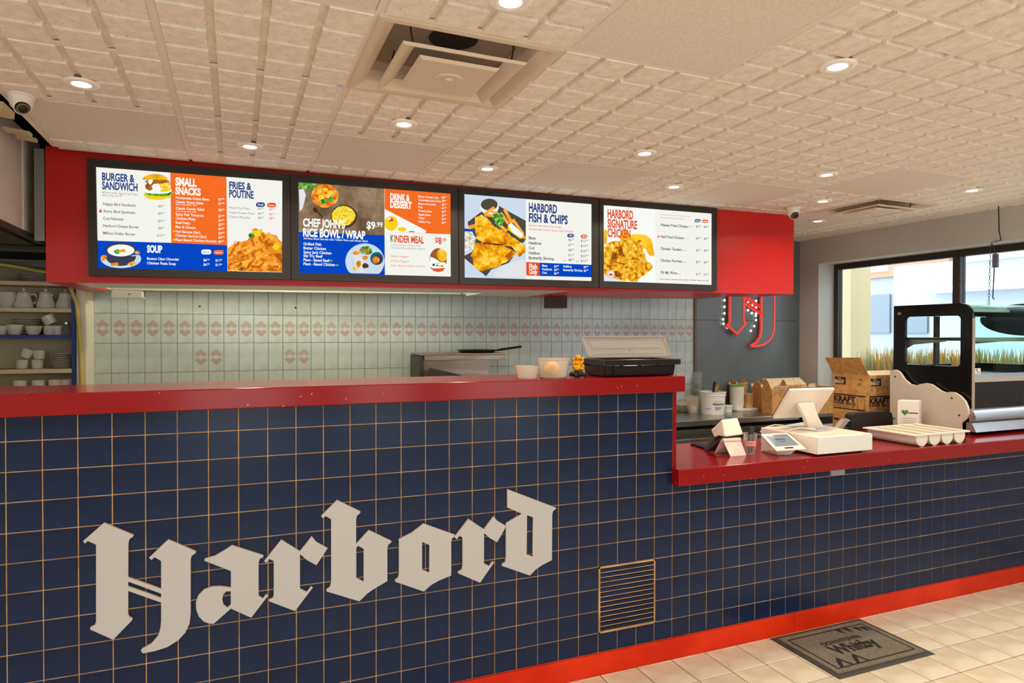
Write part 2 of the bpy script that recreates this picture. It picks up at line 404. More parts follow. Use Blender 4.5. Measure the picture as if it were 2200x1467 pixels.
mk('carcass', G().box(CW0, XE, -.0050, .002, .02, SL0), M_GROUT, tall); mk('back_panel', G().box(CW0, XE, .002, .30, 0, SL0), m_core, tall)
mk('end_trim', G().box(XE, XE+.02, -.008, .30, LS1, SL0), M_RED, tall)
rows_t = [(SL0, zj(0))]+[(zj(j), zj(j+1)) for j in range(0, 10)]+[(zj(10), .1)]
tiled(tall, -18, 26, SL0, rows_t)
tag(mk('tall_counter_slab', G().box(CW0, 2.712, -.05, .365, SL0, SL1), M_RED, None, bevel=.004), 'thick polished red speckled stone slab topping the tall tiled partition', 'countertop')
low = thing('low_counter', 'low serving counter faced in navy square tiles beside the doormat', 'counter', (4.2, .2, 0))
mk('carcass', G().box(XE+.0005, XR-.002, -.0050, .002, .02, LS0), M_GROUT, low); mk('back_panel', G().box(XE+.001, XR-.002, .002, .5, 0, LS0), m_core, low)
rows_l = [(LS0, zj(4))]+[(zj(j), zj(j+1)) for j in range(4, 10)]+[(zj(10), .1)]
tiled(low, 26, 57, LS0, rows_l)
m_sp = mat('grey_blank_tile', '8f9498', .4)
mk('blank_tile', G().box(onY(1782, 1012, 0).x, onY(1812, 1012, 0).x, -.009, -.0075, zj(4)+.002, LS0-.002), m_sp, low, label='pale grey blank tile strip')
tag(mk('low_counter_slab', G().box(XE-.004, XR-.003, -OV, .575, LS0, LS1), M_RED, None, bevel=.004), 'polished red speckled stone slab on the low serving counter', 'countertop')
struct(mk('baseboard_counter', G().box(CW0, onY(1700, 1350, 0).x-.001, -.022, -.001, 0, .1).box(onY(1700, 1350, 0).x+.001, XR-.002, -.022, -.001, 0, .1), M_REDB, bevel=.002))
# louvred grille in the tall counter
gr = thing('vent_grille', 'navy louvred vent grille with worn tan edges set in the tiles', 'vent', (23.5*TP, -.01, zj(10)))
gx0, gx1, gz0, gz1 = 22*TP, 25*TP, zj(10), zj(7)
mk('grille_backing', G().box(gx0, gx1, -.0062, -.0053, gz0, gz1), mat('grille_shadow', '0e1018', .9), gr)
fg = G()
for a, b, c, d in ((gx0, gx0+.006, gz0, gz1), (gx1-.006, gx1, gz0, gz1), (gx0, gx1, gz1-.006, gz1), (gx0, gx1, gz0, gz0+.006)): fg.box(a, b, -.014, -.0063, c, d)
mk('grille_frame', fg, M_GROUT, gr)
hs = (gz1-gz0-.012)/13
for k in range(13):
    z = gz0+.006+k*hs
    sl = mk('slat', G().hexa([(gx0+.007, -.0125, z+.003), (gx1-.007, -.0125, z+.003), (gx1-.007, -.0065, z+.006), (gx0+.007, -.0065, z+.006)], [(gx0+.007, -.0125, z+hs-.004), (gx1-.007, -.0125, z+hs-.004), (gx1-.007, -.0065, z+hs-.001), (gx0+.007, -.0065, z+hs-.001)]), M_NAVY, gr)
    mk('slat_edge', G().box(gx0+.007, gx1-.007, -.0142, -.0126, z+.0014, z+.0040), M_GROUT, sl)

# ------------------------------------------------------------------ HARBORD letters (outlines traced, laid on the tile face)
def A(u, v): p = onY(100+u/3.2817, 1020+v/3.2817, -.018); return (p.x, p.z)
def B(u, v): p = onY(620+u/3.5484, 1000+v/3.5484, -.018); return (p.x, p.z)
def LA(*q): return [A(*t) for t in q]
def LB(*q): return [B(*t) for t in q]
HLOOPS = [LA((405, 338), (615, 425), (608, 437), (585, 452), (576, 480), (575, 722), (808, 804), (808, 607), (762, 580), (740, 600), (722, 585), (858, 456), (1055, 540), (1050, 552), (1022, 572), (1016, 600), (1016, 985), (1008, 1050), (980, 1110), (930, 1165), (850, 1215), (760, 1243), (678, 1258), (665, 1240), (672, 1228), (740, 1190), (788, 1132), (803, 1080), (808, 1030), (808, 900), (575, 818), (575, 985), (584, 1003), (605, 1012), (603, 1025), (470, 1162), (307, 1090), (308, 1075), (340, 1060), (349, 1035), (349, 492), (290, 466), (270, 485), (257, 468)),
          LA((575, 752), (808, 837), (808, 868), (575, 785))]
LETTERS = [
 ('letter_h', 'large white cutout blackletter capital H fixed to the navy tiles', HLOOPS),
 ('letter_a', 'white cutout blackletter letter a beside the capital H on navy tiles', [LA((1308, 497), (1530, 568), (1528, 580), (1503, 592), (1495, 620), (1495, 853), (1525, 872), (1550, 842), (1562, 852), (1443, 1007), (1300, 943), (1178, 1050), (1150, 1049), (1110, 1035), (1075, 1000), (1055, 950), (1053, 900), (1070, 850), (1110, 810), (1160, 790), (1220, 785), (1300, 795), (1300, 678), (1112, 605), (1115, 592), (1190, 570), (1250, 535)), LA((1299, 820), (1265, 822), (1245, 845), (1238, 880), (1247, 915), (1275, 937), (1299, 915))]),
 ('letter_r', 'white cutout blackletter letter r between the letters a and b', [LA((1655, 458), (1787, 539))+LB((177, 540), (215, 585), (298, 630), (212, 760), (140, 720), (92, 678))+LA((1787, 562), (1787, 802), (1835, 827), (1865, 787), (1877, 795), (1752, 960), (1568, 891), (1568, 880), (1595, 868), (1602, 850), (1602, 608), (1572, 593), (1548, 622), (1535, 608))]),
 ('letter_b', 'tall white cutout blackletter letter b between letters r and o', [LB((370, 263), (548, 350), (546, 362), (522, 382), (515, 410), (515, 598), (612, 492), (785, 575), (780, 588), (760, 602), (753, 630), (753, 880), (660, 935), (600, 975), (540, 1035), (290, 960), (288, 948), (316, 925), (325, 890), (325, 410), (283, 385), (262, 403), (248, 385)), LB((516, 628), (530, 611), (573, 635), (573, 885), (516, 857))]),
 ('letter_o', 'white cutout blackletter letter o with a narrow slot between b and r', [LB((1030, 443), (1270, 528), (1266, 540), (1246, 556), (1240, 580), (1240, 838), (1150, 875), (1090, 908), (1030, 960), (812, 885), (812, 873), (836, 855), (842, 825), (842, 562), (940, 512)), LB((1018, 582), (1075, 607), (1073, 815), (1018, 795))]),
 ('letter_r', 'white cutout blackletter letter r between the letters o and d', [LB((1372, 407), (1490, 486), (1563, 388), (1590, 420), (1660, 462), (1590, 585), (1530, 550), (1490, 514), (1490, 745), (1530, 767), (1555, 730), (1567, 738), (1460, 893), (1293, 822), (1293, 810), (1320, 795), (1327, 760), (1327, 548), (1303, 535), (1282, 563), (1265, 545))]),
 ('letter_d', 'white cutout blackletter letter d with slanted flag ending the word', [LB((1668, 180), (2040, 322), (2036, 332), (2016, 347), (2010, 375), (2008, 720), (1940, 755), (1890, 787), (1840, 838), (1628, 765), (1628, 752), (1653, 735), (1658, 700), (1658, 440), (1780, 368), (1668, 320)), LB((1818, 378), (1865, 395), (1862, 695), (1815, 678))])]
m_let = mat('white_letter_face', 'b0aeab', .42)
for nm, lb, loops in LETTERS:
    g = G().prism(loops, lambda a, b, h: (a, h, b), -.0075, -.018, 0, 1)
    tag(mk(nm, g, [m_let, M_WOODE]), lb, 'sign letter', 'blackletter word on the counter')

# ================================================================== MENU BULKHEAD
S0 = Vector((-.211, 1.376, 0)); S1 = Vector((4.725, 1.276, 0)); SU = (S1-S0).normalized(); SN = Vector((SU.y, -SU.x, 0))
def soff(px, py, proud=0.):
    d = ray(px, py); P0 = S0+SN*proud; t = (P0-CAM).dot(SN)/d.dot(SN); p = CAM+d*t
    return ((p-P0).dot(SU), p.z)
def s3(s, z, proud=0.): p = S0+SU*s+SN*proud; return Vector((p.x, p.y, z))
sL, zL = soff(105, 606); sR, zR = soff(1706, 632); sL = 0.0; sR = (S1-S0).length
g = G()
dep = .9
def P(s, z, d): return s3(s, z, -d)
g.hexa([P(sL, zL, 0), P(sR, zR, 0), P(sR, zR, .02), P(sL, zL, .02)], [P(sL, H+.035, 0), P(sR, H+.035, 0), P(sR, H+.035, .02), P(sL, H+.035, .02)])
bulk = struct(mk('wall_bulkhead', g, M_REDP)); bulk['label'] = 'red painted bulkhead carrying the lit menu boards'
def zb(s): return zL+(zR-zL)*s/sR
oS0, oS1 = .12, 2.50                                  # opening of the cooking hood behind the boards
m_un = mat('white_enamel', 'd8d6cc', .35)
def under(nm, s0, s1, d0, d1, mm):
    g = G().hexa([P(s0, zb(s0), d0), P(s1, zb(s1), d0), P(s1, zb(s1), d1), P(s0, zb(s0), d1)], [P(s0, zb(s0)+.02, d0), P(s1, zb(s1)+.02, d0), P(s1, zb(s1)+.02, d1), P(s0, zb(s0)+.02, d1)])
    return mk(nm, g, mm, bulk)
under('underside_panel', .0, oS0, .02, .80, M_REDP); under('underside_panel', oS0, 3.0, .021, .40, m_un); under('underside_panel', 3.0, sR, .02, .40, M_REDP)
under('underside_panel', oS1, 3.0, .40, .80, m_un); under('underside_panel', 3.0, 4.6, .40, .80, M_REDP)
def vert(s0, d0, s1, d1, z1, mm=m_un, th=.015):
    a, b = P(s0, 0, d0), P(s1, 0, d1); n = Vector((b.y-a.y, a.x-b.x, 0)).normalized()*th
    za, zc = zb(s0)+.021, zb(s1)+.021
    return mk('hood_panel', G().hexa([(a.x, a.y, za), (b.x, b.y, zc), (b.x+n.x, b.y+n.y, zc), (a.x+n.x, a.y+n.y, za)], [(a.x, a.y, z1), (b.x, b.y, z1), (b.x+n.x, b.y+n.y, z1), (a.x+n.x, a.y+n.y, z1)]), mm, bulk)
vert(oS0, .42, oS1, .42, 3.0); vert(oS0-.02, .42, oS0-.02, .96, 3.0); vert(oS1+.02, .42, oS1+.02, .96, 3.0); vert(oS0, .972, oS1, .94, 3.0)
vert(4.6, .40, 4.6, .80, H+.03, M_REDP); vert(3.0, .80, 4.6, .80, H+.03, M_REDP); vert(sR-.02, .02, 4.6, .40, H+.03, M_REDP)
# bulb high in the hood
hb = thing('hood_lamp', 'bare bulb high inside the kitchen hood behind the menu boards', 'lamp', (1.13, 1.95, 2.80))
mk('bulb', G().ball((1.13, 1.95, 2.80), .03), em('warm_bulb', (255, 240, 190), 20), hb, smooth=True)
mk('lamp_holder', G().lathe([(.02, .03), (.02, .2)], (1.13, 1.95, 2.80), 12), M_WHITE, hb)
ld = bpy.data.lights.new('hood_bulb_light', 'POINT'); ld.energy = 30; ld.color = (1, .93, .66); ld.shadow_soft_size = .03
lo = bpy.data.objects.new('hood_bulb_light', ld); COL.objects.link(lo); lo.location = (1.13, 1.95, 2.75); lo.parent = hb; lo.matrix_parent_inverse = hb.matrix_basis.inverted()
# galvanised stud at the open end of the bulkhead
tag(mk('metal_stud', G().box(-.262, -.218, 1.385, 1.40, 2.06, H+.02).box(-.262, -.250, 1.40, 1.44, 2.06, H+.02), mat('galvanised', '8d8b84', .5, metal=.6)), 'grey galvanised metal stud at the open end of the red bulkhead', 'stud')

# ------------------------------------------------------------------ menu boards
FRM = mat('menu_frame', '2b2622', .38)
E_W = em('print_white', (248, 250, 244), 1.0); E_OW = em('print_cream', (246, 246, 238), .98); E_OR = em('print_orange', (252, 112, 38), .95); E_BL = em('print_blue', (6, 74, 205), .9)
E_NV = em('print_navy', (46, 70, 142), .9); E_GY = em('print_grey', (120, 118, 116), .9); E_DK = em('print_dark', (70, 74, 78), .8); E_RD = em('print_red', (232, 84, 44), .95); E_GN = em('print_leaf', (92, 178, 60), .95)
E_FRY = em_tex('print_fried', [(.30, '9a4a0a'), (.42, 'e08a10'), (.52, 'ffb818'), (.62, 'ffd850'), (.75, 'fff0b0')], 22, kind='noise')
E_FRS = em_tex('print_chips', [(.30, '8a4208'), (.45, 'e07a18'), (.56, 'ffa838'), (.72, 'ffd880')], 26)
E_CHK = em_tex('print_chicken', [(.34, '6a3410'), (.42, 'c87410'), (.50, 'f4b020'), (.58, 'ffd848'), (.66, 'fffae0')], 34, detail=6)
E_CUR = em_tex('print_curry', [(.35, 'd8480c'), (.5, 'f5902a'), (.62, 'ffc860')], 30); E_RIC = em_tex('print_rice', [(.35, 'd8a408'), (.5, 'f6dc30'), (.65, 'fff58a')], 90)
E_BRN = em_tex('print_table', [(.3, '4a3a26'), (.45, '7a6248'), (.6, 'a08a6c'), (.75, 'cabfae')], 4.5, detail=8)
E_LEAF = em_tex('print_salad', [(.35, '1e5a1c'), (.5, '4ca034'), (.65, 'b4e070')], 45); E_SLT = em('print_slate', (84, 82, 74), .8); E_SLAW = em_tex('print_slaw', [(.35, '8aa070'), (.5, 'e8dcc8'), (.65, 'ffffff'), (.75, 'f0a888')], 55)
E_SAU = em('print_sauce', (92, 84, 68), .8); E_BUN = em_tex('print_bun', [(.35, 'e0980c'), (.55, 'f8c428'), (.7, 'ffe070')], 14); E_PAT = em_tex('print_patty', [(.35, '7a3c10'), (.6, 'c8782c')], 40); E_EGGB = em('print_chocolate', (164, 98, 52), .9)
E_TEAL = em('print_teal', (20, 112, 132), .85); E_YEL = em('print_yellow', (252, 214, 30), .95); E_CRM = em('print_light_grey', (232, 234, 236), .95); E_LBL = em('print_pale_blue', (206, 222, 240), .98); E_BOWL = em('print_bowl', (62, 66, 92), .85); E_RIM = em('print_bowl_rim', (96, 62, 40), .8); E_DB = em('print_dark_brown', (96, 52, 22), .8); E_AMB = em_tex('print_amber_blur', [(.3, 'f0a010'), (.6, 'ffcf30')], 6)
class Print:
    def __init__(s, corners, zo, zs):
        s.z = lambda u, v: (zo[0]+u/zs, zo[1]+v/zs); s.items = []; s.n = 0; s.base = .0365; s.cur = None
        c = [soff(*s.z(*q), s.base) for q in corners]; s.c = c            # TL TR BR BL
        s.mt = (c[1][1]-c[0][1])/(c[1][0]-c[0][0]); s.mb = (c[2][1]-c[3][1])/(c[2][0]-c[3][0])
    def pic(s, name):                                # start a picture made of several printed patches; None ends it
        s.cur = None
        if name: s.cur = [name, G(), []]; s.items.append(s.cur)
    def slot(s, m, name):
        if s.cur is None: it = [name, G(), [m]]; s.items.append(it); return it[1], 0
        if m not in s.cur[2]: s.cur[2].append(m)
        return s.cur[1], s.cur[2].index(m)
    def pt(s, u, v): return soff(*s.z(u, v), s.base)
    def up(s): s.n += 1; return s.base+.00002*s.n
    def poly(s, m, pts, name='colour_panel'):
        pr = s.up(); q = [s.pt(*t) for t in pts]; g, mi = s.slot(m, name)
        tri = tessellate_polygon([[Vector((a, b, 0)) for a, b in q]]); g.add([s3(a, b, pr) for a, b in q], [tuple(t) for t in tri], mi)
    def ell(s, m, u, v, ru, rv, n=24, a0=0, a1=360, rot=0, jag=0):
        pts = []; k = n if a1-a0 >= 360 else n+1
        for i in range(k):
            a = math.radians(a0+(a1-a0)*i/n); jr = 1+random.uniform(-jag, jag); x = ru*math.cos(a)*jr; y = rv*math.sin(a)*jr; r = math.radians(rot)
            pts.append((u+x*math.cos(r)-y*math.sin(r), v+x*math.sin(r)+y*math.cos(r)))
        s.poly(m, pts, 'printed_mark')
    def bar(s, m, u, v, L, wd, rot):
        r = math.radians(rot); c, q = math.cos(r), math.sin(r)
        s.poly(m, [(u+x*c-y*q, v+x*q+y*c) for x, y in ((-L/2, -wd/2), (L/2, -wd/2), (L/2, wd/2), (-L/2, wd/2))], 'printed_rule')
    def text(s, m, t, u0, v, u1, cap, bold=0.0, name=None, g=None):
        a = s.pt(u0, v); b = s.pt(u1, v); wd = b[0]-a[0]; hh = a[1]-s.pt(u0, v+cap)[1]
        f = min(1, max(0, (a[1]-s.c[3][1])/(s.c[0][1]-s.c[3][1]))); sl = s.mb+(s.mt-s.mb)*f
        pr = s.base+.006
        if g is None: s.pic(None); g, _ = s.slot(m, name or ('menu_heading' if cap > 30 else 'menu_line'))
        text_on(g, t, lambda x, y, h: s3(a[0]+x, a[1]+y+sl*x, pr), wd, hh, 0, bold); return g
    def price(s, m, t, u0, v, u1, cap, bold=0.0):
        k = .55 if len(t.split('.')[0]) == 2 else .64; d, c = t.split('.'); um = u0+(u1-u0)*k
        g = s.text(m, d, u0, v, um, cap, bold, 'menu_price'); s.text(m, c, um+(u1-u0)*.04, v-cap*.45, u1, cap*.55, bold, g=g)
    def pill(s, m, u0, v0, u1, v1):
        r = (v1-v0)/2; pts = []; vm = (v0+v1)/2; s.pic(None)
        for i in range(9): a = math.radians(90+180*i/8); pts.append((u0+r+r*math.cos(a), vm+r*math.sin(a)))
        for i in range(9): a = math.radians(-90+180*i/8); pts.append((u1-r+r*math.cos(a), vm+r*math.sin(a)))
        s.poly(m, pts, 'size_pill')
    def done(s, parent):
        for nm, g, ms in s.items:
            o = mk(nm, g, ms, parent, fix=False)
            if nm.endswith('picture'): o['kind'] = 'stuff'
def board(label, outer, scr, zo, zs):
    o = [soff(*q, .045) for q in outer]; f = lambda u, v: (zo[0]+u/zs, zo[1]+v/zs)
    c = [soff(*f(*q), .045) for q in scr]
    root = thing('menu_board', label, 'menu board', s3((o[2][0]+o[3][0])/2, (o[2][1]+o[3][1])/2, .02), 'lit menu boards on the bulkhead')
    g = G(); nm = []
    for k in range(4):
        a, b, cc, d = o[k], o[(k+1) % 4], c[(k+1) % 4], c[k]
        g = G().hexa([s3(*a, .001), s3(*b, .001), s3(*cc, .001), s3(*d, .001)], [s3(*a, .045), s3(*b, .045), s3(*cc, .045), s3(*d, .045)])
        mk('frame_rail' if k % 2 == 0 else 'frame_stile', g, FRM, root)
    c2 = [soff(*f(*q), .035) for q in scr]
    mk('lit_panel', G().hexa([s3(*q, .002) for q in c2], [s3(*q, .035) for q in c2]), E_OW, root)
    return root, Print(scr, zo, zs)
# board 1 -----------------------------------------------------------
Z1 = ((0, 300), 3.4375)
r1, p = board('lit menu board with burger, small snacks, fries and soup columns', [(186, 339), (622.5, 372.5), (625, 600.5), (190, 592)], [(707, 200), (2085, 303), (2083, 980), (722, 946)], *Z1)
p.poly(E_OR, [(1258, 241), (1672, 272), (1678, 780), (1265, 762)]); p.poly(E_BL, [(718, 745), (1265, 762), (1678, 780), (1680, 970), (722, 946)])
T = p.text
T(E_NV, 'BURGER &', 755, 300, 995, 54, .035); T(E_NV, 'SANDWICH', 755, 365, 1018, 54, .035)
T(E_GY, 'Served with Hand-Cut Fries', 755, 397, 1015, 15); T(E_GY, 'Add a Pop for', 755, 418, 878, 15); T(E_RD, '$1', 884, 421, 905, 13)
for t, v, u1, pr, u0, pv in (('Happy Bird Sandwich', 484, 1003, '$8.99', 1168, 500), ('Angry Bird Sandwich', 538, 1000, '$9.99', 1168, 554), ('Cod Fishwich', 592, 913, '$9.99', 1168, 610), ('Harbord Cheese Burger', 645, 1027, '$8.99', 1170, 662), ('Million Dollar Burger', 700, 1003, '$14.99', 1161, 716)):
    T(E_GY, t, 764, v, u1, 20, .02); p.price(E_GY, pr, u0, pv, 1217, 16)
p.poly(E_RD, [(741, 508), (752, 524), (750, 536), (740, 540), (730, 534), (731, 522), (737, 526)])
T(E_W, 'SMALL', 1295, 338, 1453, 56, .045); T(E_W, 'SNACKS', 1295, 402, 1483, 50, .045)
for t, v, u1, pr, pv in (('Homemade Onion Rings', 437, 1547, '$7.99', 450), ('Classic Greek Salad', 468, 1500, '$7.99', 482), ('Classic Caesar Salad', 515, 1508, '$8.99', 528), ('Spicy Fish Tempura', 560, 1505, '$7.99', 574), ('Chicken Patty', 590, 1445, '$3.99', 605), ('Beef Patty', 621, 1405, '$2.99', 636), ('Mac & Cheese', 653, 1445, '$4.99', 667), ('Veg Samosa (2pc)', 687, 1478, '$3.99', 699), ('Chicken Samosa (2pc)', 716, 1525, '$3.99', 730), ('Plant Based Chicken Nuggets', 748, 1600, '$5.99', 761)):
    T(E_W, t, 1298, v, u1, 18, .02); p.price(E_W, pr, 1613, pv, 1658, 16, .02)
for v in (483, 532): T(E_W, 'Add chicken/fish 4.99', 1298, v, 1450, 9, .01)
for v in (677, 738): p.pic('leaf_mark_picture'); p.ell(E_YEL, 1281, v, 6, 8, 10); p.ell(E_YEL, 1291, v, 6, 8, 10)
T(E_NV, 'FRIES &', 1693, 362, 1857, 50, .035); T(E_NV, 'POUTINE', 1693, 425, 1873, 53, .035)
p.pill(E_NV, 1890, 463, 1957, 497); p.pill(E_RD, 1972, 466, 2039, 500); T(E_W, 'Small', 1903, 486, 1944, 13, .02); T(E_W, 'Large', 1984, 490, 2026, 13, .02)
for t, v, u1, a, b in (('Hand Cut Fries', 510, 1842, '$3.99', '$5.99'), ('Sweet Potato Fries', 545, 1878, '$4.99', '$6.99'), ('Classic Poutine', 577, 1845, '$5.99', '$8.99')):
    T(E_GY, t, 1694, v, u1, 16); p.price(E_GY, a, 1907, v+9, 1949, 16); p.price(E_RD, b, 1988, v+13, 2029, 16)
T(E_W, 'SOUP', 1087, 832, 1200, 50, .05)
p.pill(E_W, 1485, 811, 1561, 847); p.pill(E_OR, 1577, 815, 1653, 849); T(E_BL, 'Regular', 1494, 835, 1552, 12); T(E_W, 'Large', 1592, 839, 1638, 13, .02)
for t, v, u1 in (('Boston Clam Chowder', 887, 1325), ('Chicken Pasta Soup', 920, 1300)):
    T(E_W, t, 1087, v, u1, 18, .025); p.price(E_W, '$6.99', 1503, v+11, 1548, 17, .02); p.price(E_W, '$11.99', 1592, v+13, 1641, 17, .02)
# burger
p.pic('burger_picture')
p.ell(E_YEL, 1165, 405, 103, 40, 28, jag=.03); p.ell(E_LEAF, 1170, 395, 108, 22, 26, jag=.12); p.ell(E_W, 1165, 378, 105, 22, 26, jag=.08)
p.ell(E_YEL, 1222, 372, 40, 14, 18, rot=-8); p.ell(E_PAT, 1108, 345, 38, 28, 18, jag=.1); p.ell(E_FRY, 1205, 330, 55, 28, 18, jag=.1); p.ell(E_W, 1150, 350, 30, 26, 14, jag=.1)
p.ell(E_PAT, 1160, 308, 88, 18, 22, jag=.08); p.ell(E_W, 1110, 305, 18, 24, 12, jag=.1); p.ell(E_BUN, 1145, 296, 94, 42, 26, 180, 360)
# soup
p.pic('soup_picture')
p.poly(E_LBL, [(893+150*math.cos(math.radians(a)), 880+68*math.sin(math.radians(a))) for a in range(-25, 206, 11)]); p.ell(E_BOWL, 893, 860, 112, 72, 28, 0, 180); p.ell(E_BOWL, 893, 815, 115, 58, 28); p.ell(E_DK, 893, 810, 110, 50, 28); p.ell(E_W, 893, 818, 100, 44, 28)
p.ell(E_LEAF, 868, 828, 26, 20, 14, jag=.2); p.ell(E_FRY, 905, 822, 28, 12, 14, jag=.2)
for u, v in ((768, 862), (765, 882), (838, 920), (858, 918), (965, 918), (985, 912), (1015, 835)): p.ell(E_FRS, u, v, 20, 13, 12, jag=.2)
# fries
p.pic('fries_picture')
p.poly(E_FRS, [(1682, 800), (1760, 760), (1830, 740), (1850, 700), (1890, 655), (1960, 690), (2040, 705), (2060, 740), (2083, 755), (2083, 978), (1682, 966)])
E_F2 = em_tex('print_chips_light', [(.3, 'f08a20'), (.55, 'ffb040'), (.75, 'ffd070')], 12); E_F3 = em_tex('print_chips_brown', [(.3, 'a04c0c'), (.7, 'e07c1c')], 14)
random.seed(3)
for k in range(95):
    u = random.uniform(1705, 2062); v = random.uniform(770, 950)
    if v > 958-abs(u-1900)*.02: continue
    ct = -20+(u-1885)*.18+random.uniform(-35, 35); p.bar(random.choice((E_F2, E_F2, E_F3, E_FRS)), u, v, random.uniform(48, 82), random.uniform(13, 20), ct)
for k in range(16): p.bar(random.choice((E_F2, E_F3)), random.uniform(1862, 2000), random.uniform(690, 780), 70, 17, random.uniform(60, 120))
p.ell(E_YEL, 1900, 690, 32, 26, 14, jag=.2); p.ell(E_LEAF, 1855, 707, 20, 18, 12, jag=.2); p.ell(E_YEL, 2040, 790, 24, 24, 12, jag=.2)
p.done(r1)
# board 2 -----------------------------------------------------------
Z2 = ((600, 350), 3.14286)
r2, p = board('lit menu board with rice bowl, drink, dessert and kinder meal panels', [(624, 372.7), (983.5, 402), (985.5, 610), (626.5, 600.6)], [(128, 128), (1158, 206), (1160, 767), (135, 741)], *Z2); T = p.text
p.poly(E_BRN, [(128, 128), (709, 172), (711, 488), (132, 465)]); p.poly(E_BL, [(132, 465), (711, 488), (713, 756), (135, 741)]); p.poly(E_OR, [(711, 172), (1158, 206), (1159, 482), (712, 464)])
p.pic('rice_bowl_picture'); p.poly(E_CRM, [(132, 180), (165, 175), (180, 220), (160, 300), (138, 330)]); p.ell(E_LEAF, 190, 152, 62, 24, 16, jag=.2)
p.ell(E_FRS, 308, 222, 92, 80, 30); p.ell(E_CUR, 310, 215, 78, 70, 28); p.ell(E_LEAF, 300, 262, 24, 17, 12, jag=.25); p.ell(E_LEAF, 348, 245, 26, 18, 12, jag=.25)
for u, v in ((270, 195), (310, 180), (345, 200), (285, 230), (330, 222)): p.ell(E_RIC, u, v, 20, 15, 12, jag=.15)
p.ell(E_RIM, 435, 362, 90, 80, 30); p.ell(E_RIC, 433, 358, 80, 68, 28, jag=.03); p.bar(E_DB, 268, 340, 70, 9, 48); p.ell(E_DB, 243, 318, 15, 20, 14, rot=-35); p.ell(E_RD, 275, 400, 14, 10, 10)
T(E_W, "CHEF JOHN'S", 160, 428, 443, 52, .04); T(E_W, 'RICE BOWL / WRAP', 160, 495, 580, 52, .04); T(E_W, '$9', 588, 443, 648, 46, .03); T(E_W, '.99', 650, 432, 697, 32, .02)
T(E_W, 'All Rice Bowl Served with Yellow Rice and House Salad', 163, 516, 595, 13, .015)
for t, v, u1 in (('Grilled Fish', 555, 283), ('Butter Chicken', 583, 315), ('Spicy Jerk Chicken', 611, 352), ('Stir Fry Beef', 636, 292), ('Plant - Based Beef', 663, 338), ('Plant - Based Chicken', 690, 376)): T(E_W, t, 163, v, u1, 18, .025)
for u, v in ((350, 660), (390, 690)): p.pic('leaf_mark_picture'); p.ell(E_GN, u-4, v, 6, 8, 8); p.ell(E_GN, u+4, v, 6, 8, 8)
p.pic('wrap_plate_picture'); pl = [(578+132*math.cos(math.radians(a)), 665+122*math.sin(math.radians(a))) for a in range(0, 360, 9)]; pl = [(u, min(v, 735+(u-135)*.026)) for u, v in pl]; p.poly(E_LBL, pl)
p.ell(E_LEAF, 585, 590, 44, 32, 16, jag=.2); p.ell(E_CUR, 520, 608, 26, 14, 12); p.ell(E_RD, 570, 585, 14, 10, 10); p.ell(E_RD, 598, 605, 12, 12, 10); p.ell(E_CUR, 580, 640, 20, 14, 12)
p.ell(E_TEAL, 658, 645, 44, 44, 22); p.ell(E_BOWL, 664, 652, 34, 34, 20); p.ell(E_FRS, 652, 655, 25, 25, 16, jag=.08)
p.poly(E_CRM, [(495, 622), (548, 618), (575, 690), (566, 740), (526, 735)]); p.ell(E_FRY, 535, 680, 18, 26, 12, jag=.2); p.ell(E_RIM, 582, 695, 24, 18, 12, jag=.2); p.poly(E_FRY, [(492, 715), (508, 695), (525, 728)])
T(E_W, 'DRINK &', 748, 250, 880, 42, .045); T(E_W, 'DESSERT', 748, 301, 893, 44, .045)
for t, v, u1, pr in (('Mango Cheese Cake', 233, 1075, '$8.99'), ('Chocolate Lava Cake', 256, 1090, '$8.99'), ('Mango Smoothie', 281, 1055, '$5.99'), ('Pop', 304, 965, '$1.99'), ('Orange Juice', 329, 1030, '$2.99'), ('Apple Juice', 354, 1020, '$2.99'), ('Water', 378, 981, '$1.99'), ('Coffee / Tea', 403, 1018, '$1.99')):
    T(E_W, t, 937, v, u1, 13, .02); p.price(E_W, pr, 1096, v+8, 1126, 13, .015)
p.pic('dessert_picture'); p.poly(E_W, [(712, 311), (960, 440), (988, 455), (992, 464), (985, 473), (712, 464)]); p.ell(E_YEL, 755, 408, 46, 50, 24); p.ell(E_RD, 755, 385, 16, 12, 10, jag=.3); p.ell(E_W, 742, 378, 10, 8, 10); p.ell(E_YEL, 828, 448, 30, 15, 14); p.ell(E_RD, 895, 464, 22, 4, 12)
T(E_LEAF, 'K', 750, 533, 773, 46, .032); T(E_RD, 'INDER MEAL', 775, 535, 975, 45, .032); T(E_RD, '$8', 1050, 546, 1094, 42, .032); T(E_RD, '.99', 1097, 533, 1126, 25, .01)
T(E_GY, '2 Pieces of Your Choice, Fries,', 751, 558, 955, 10); T(E_GY, 'Chocolate Milk and Kinder Surprise', 751, 577, 985, 10)
for t, v, u1 in (('Halibut Nuggets', 635, 872), ('Chicken Nuggets', 667, 875), ('Junior Butter Chicken and Rice', 698, 983)): T(E_OR, t, 751, v, u1, 13)
p.pic('egg_picture'); p.ell(E_EGGB, 1072, 655, 58, 80, 30); p.ell(E_BUN, 1098, 622, 34, 44, 20, rot=-10); p.poly(E_W, [(1020, 632), (1060, 650), (1085, 668), (1120, 672), (1128, 690), (1118, 712), (1070, 718), (1030, 712), (1014, 680)])
p.poly(E_RD, [(1014, 700), (1040, 712), (1075, 712), (1120, 708), (1105, 730), (1072, 737), (1040, 728)]); p.ell(E_TEAL, 1042, 688, 10, 9, 10); p.ell(E_GN, 1066, 692, 8, 8, 10); p.ell(E_YEL, 1085, 694, 8, 8, 10); p.ell(E_RD, 1100, 696, 7, 7, 10); T(E_DK, 'kinder', 1055, 680, 1090, 8)
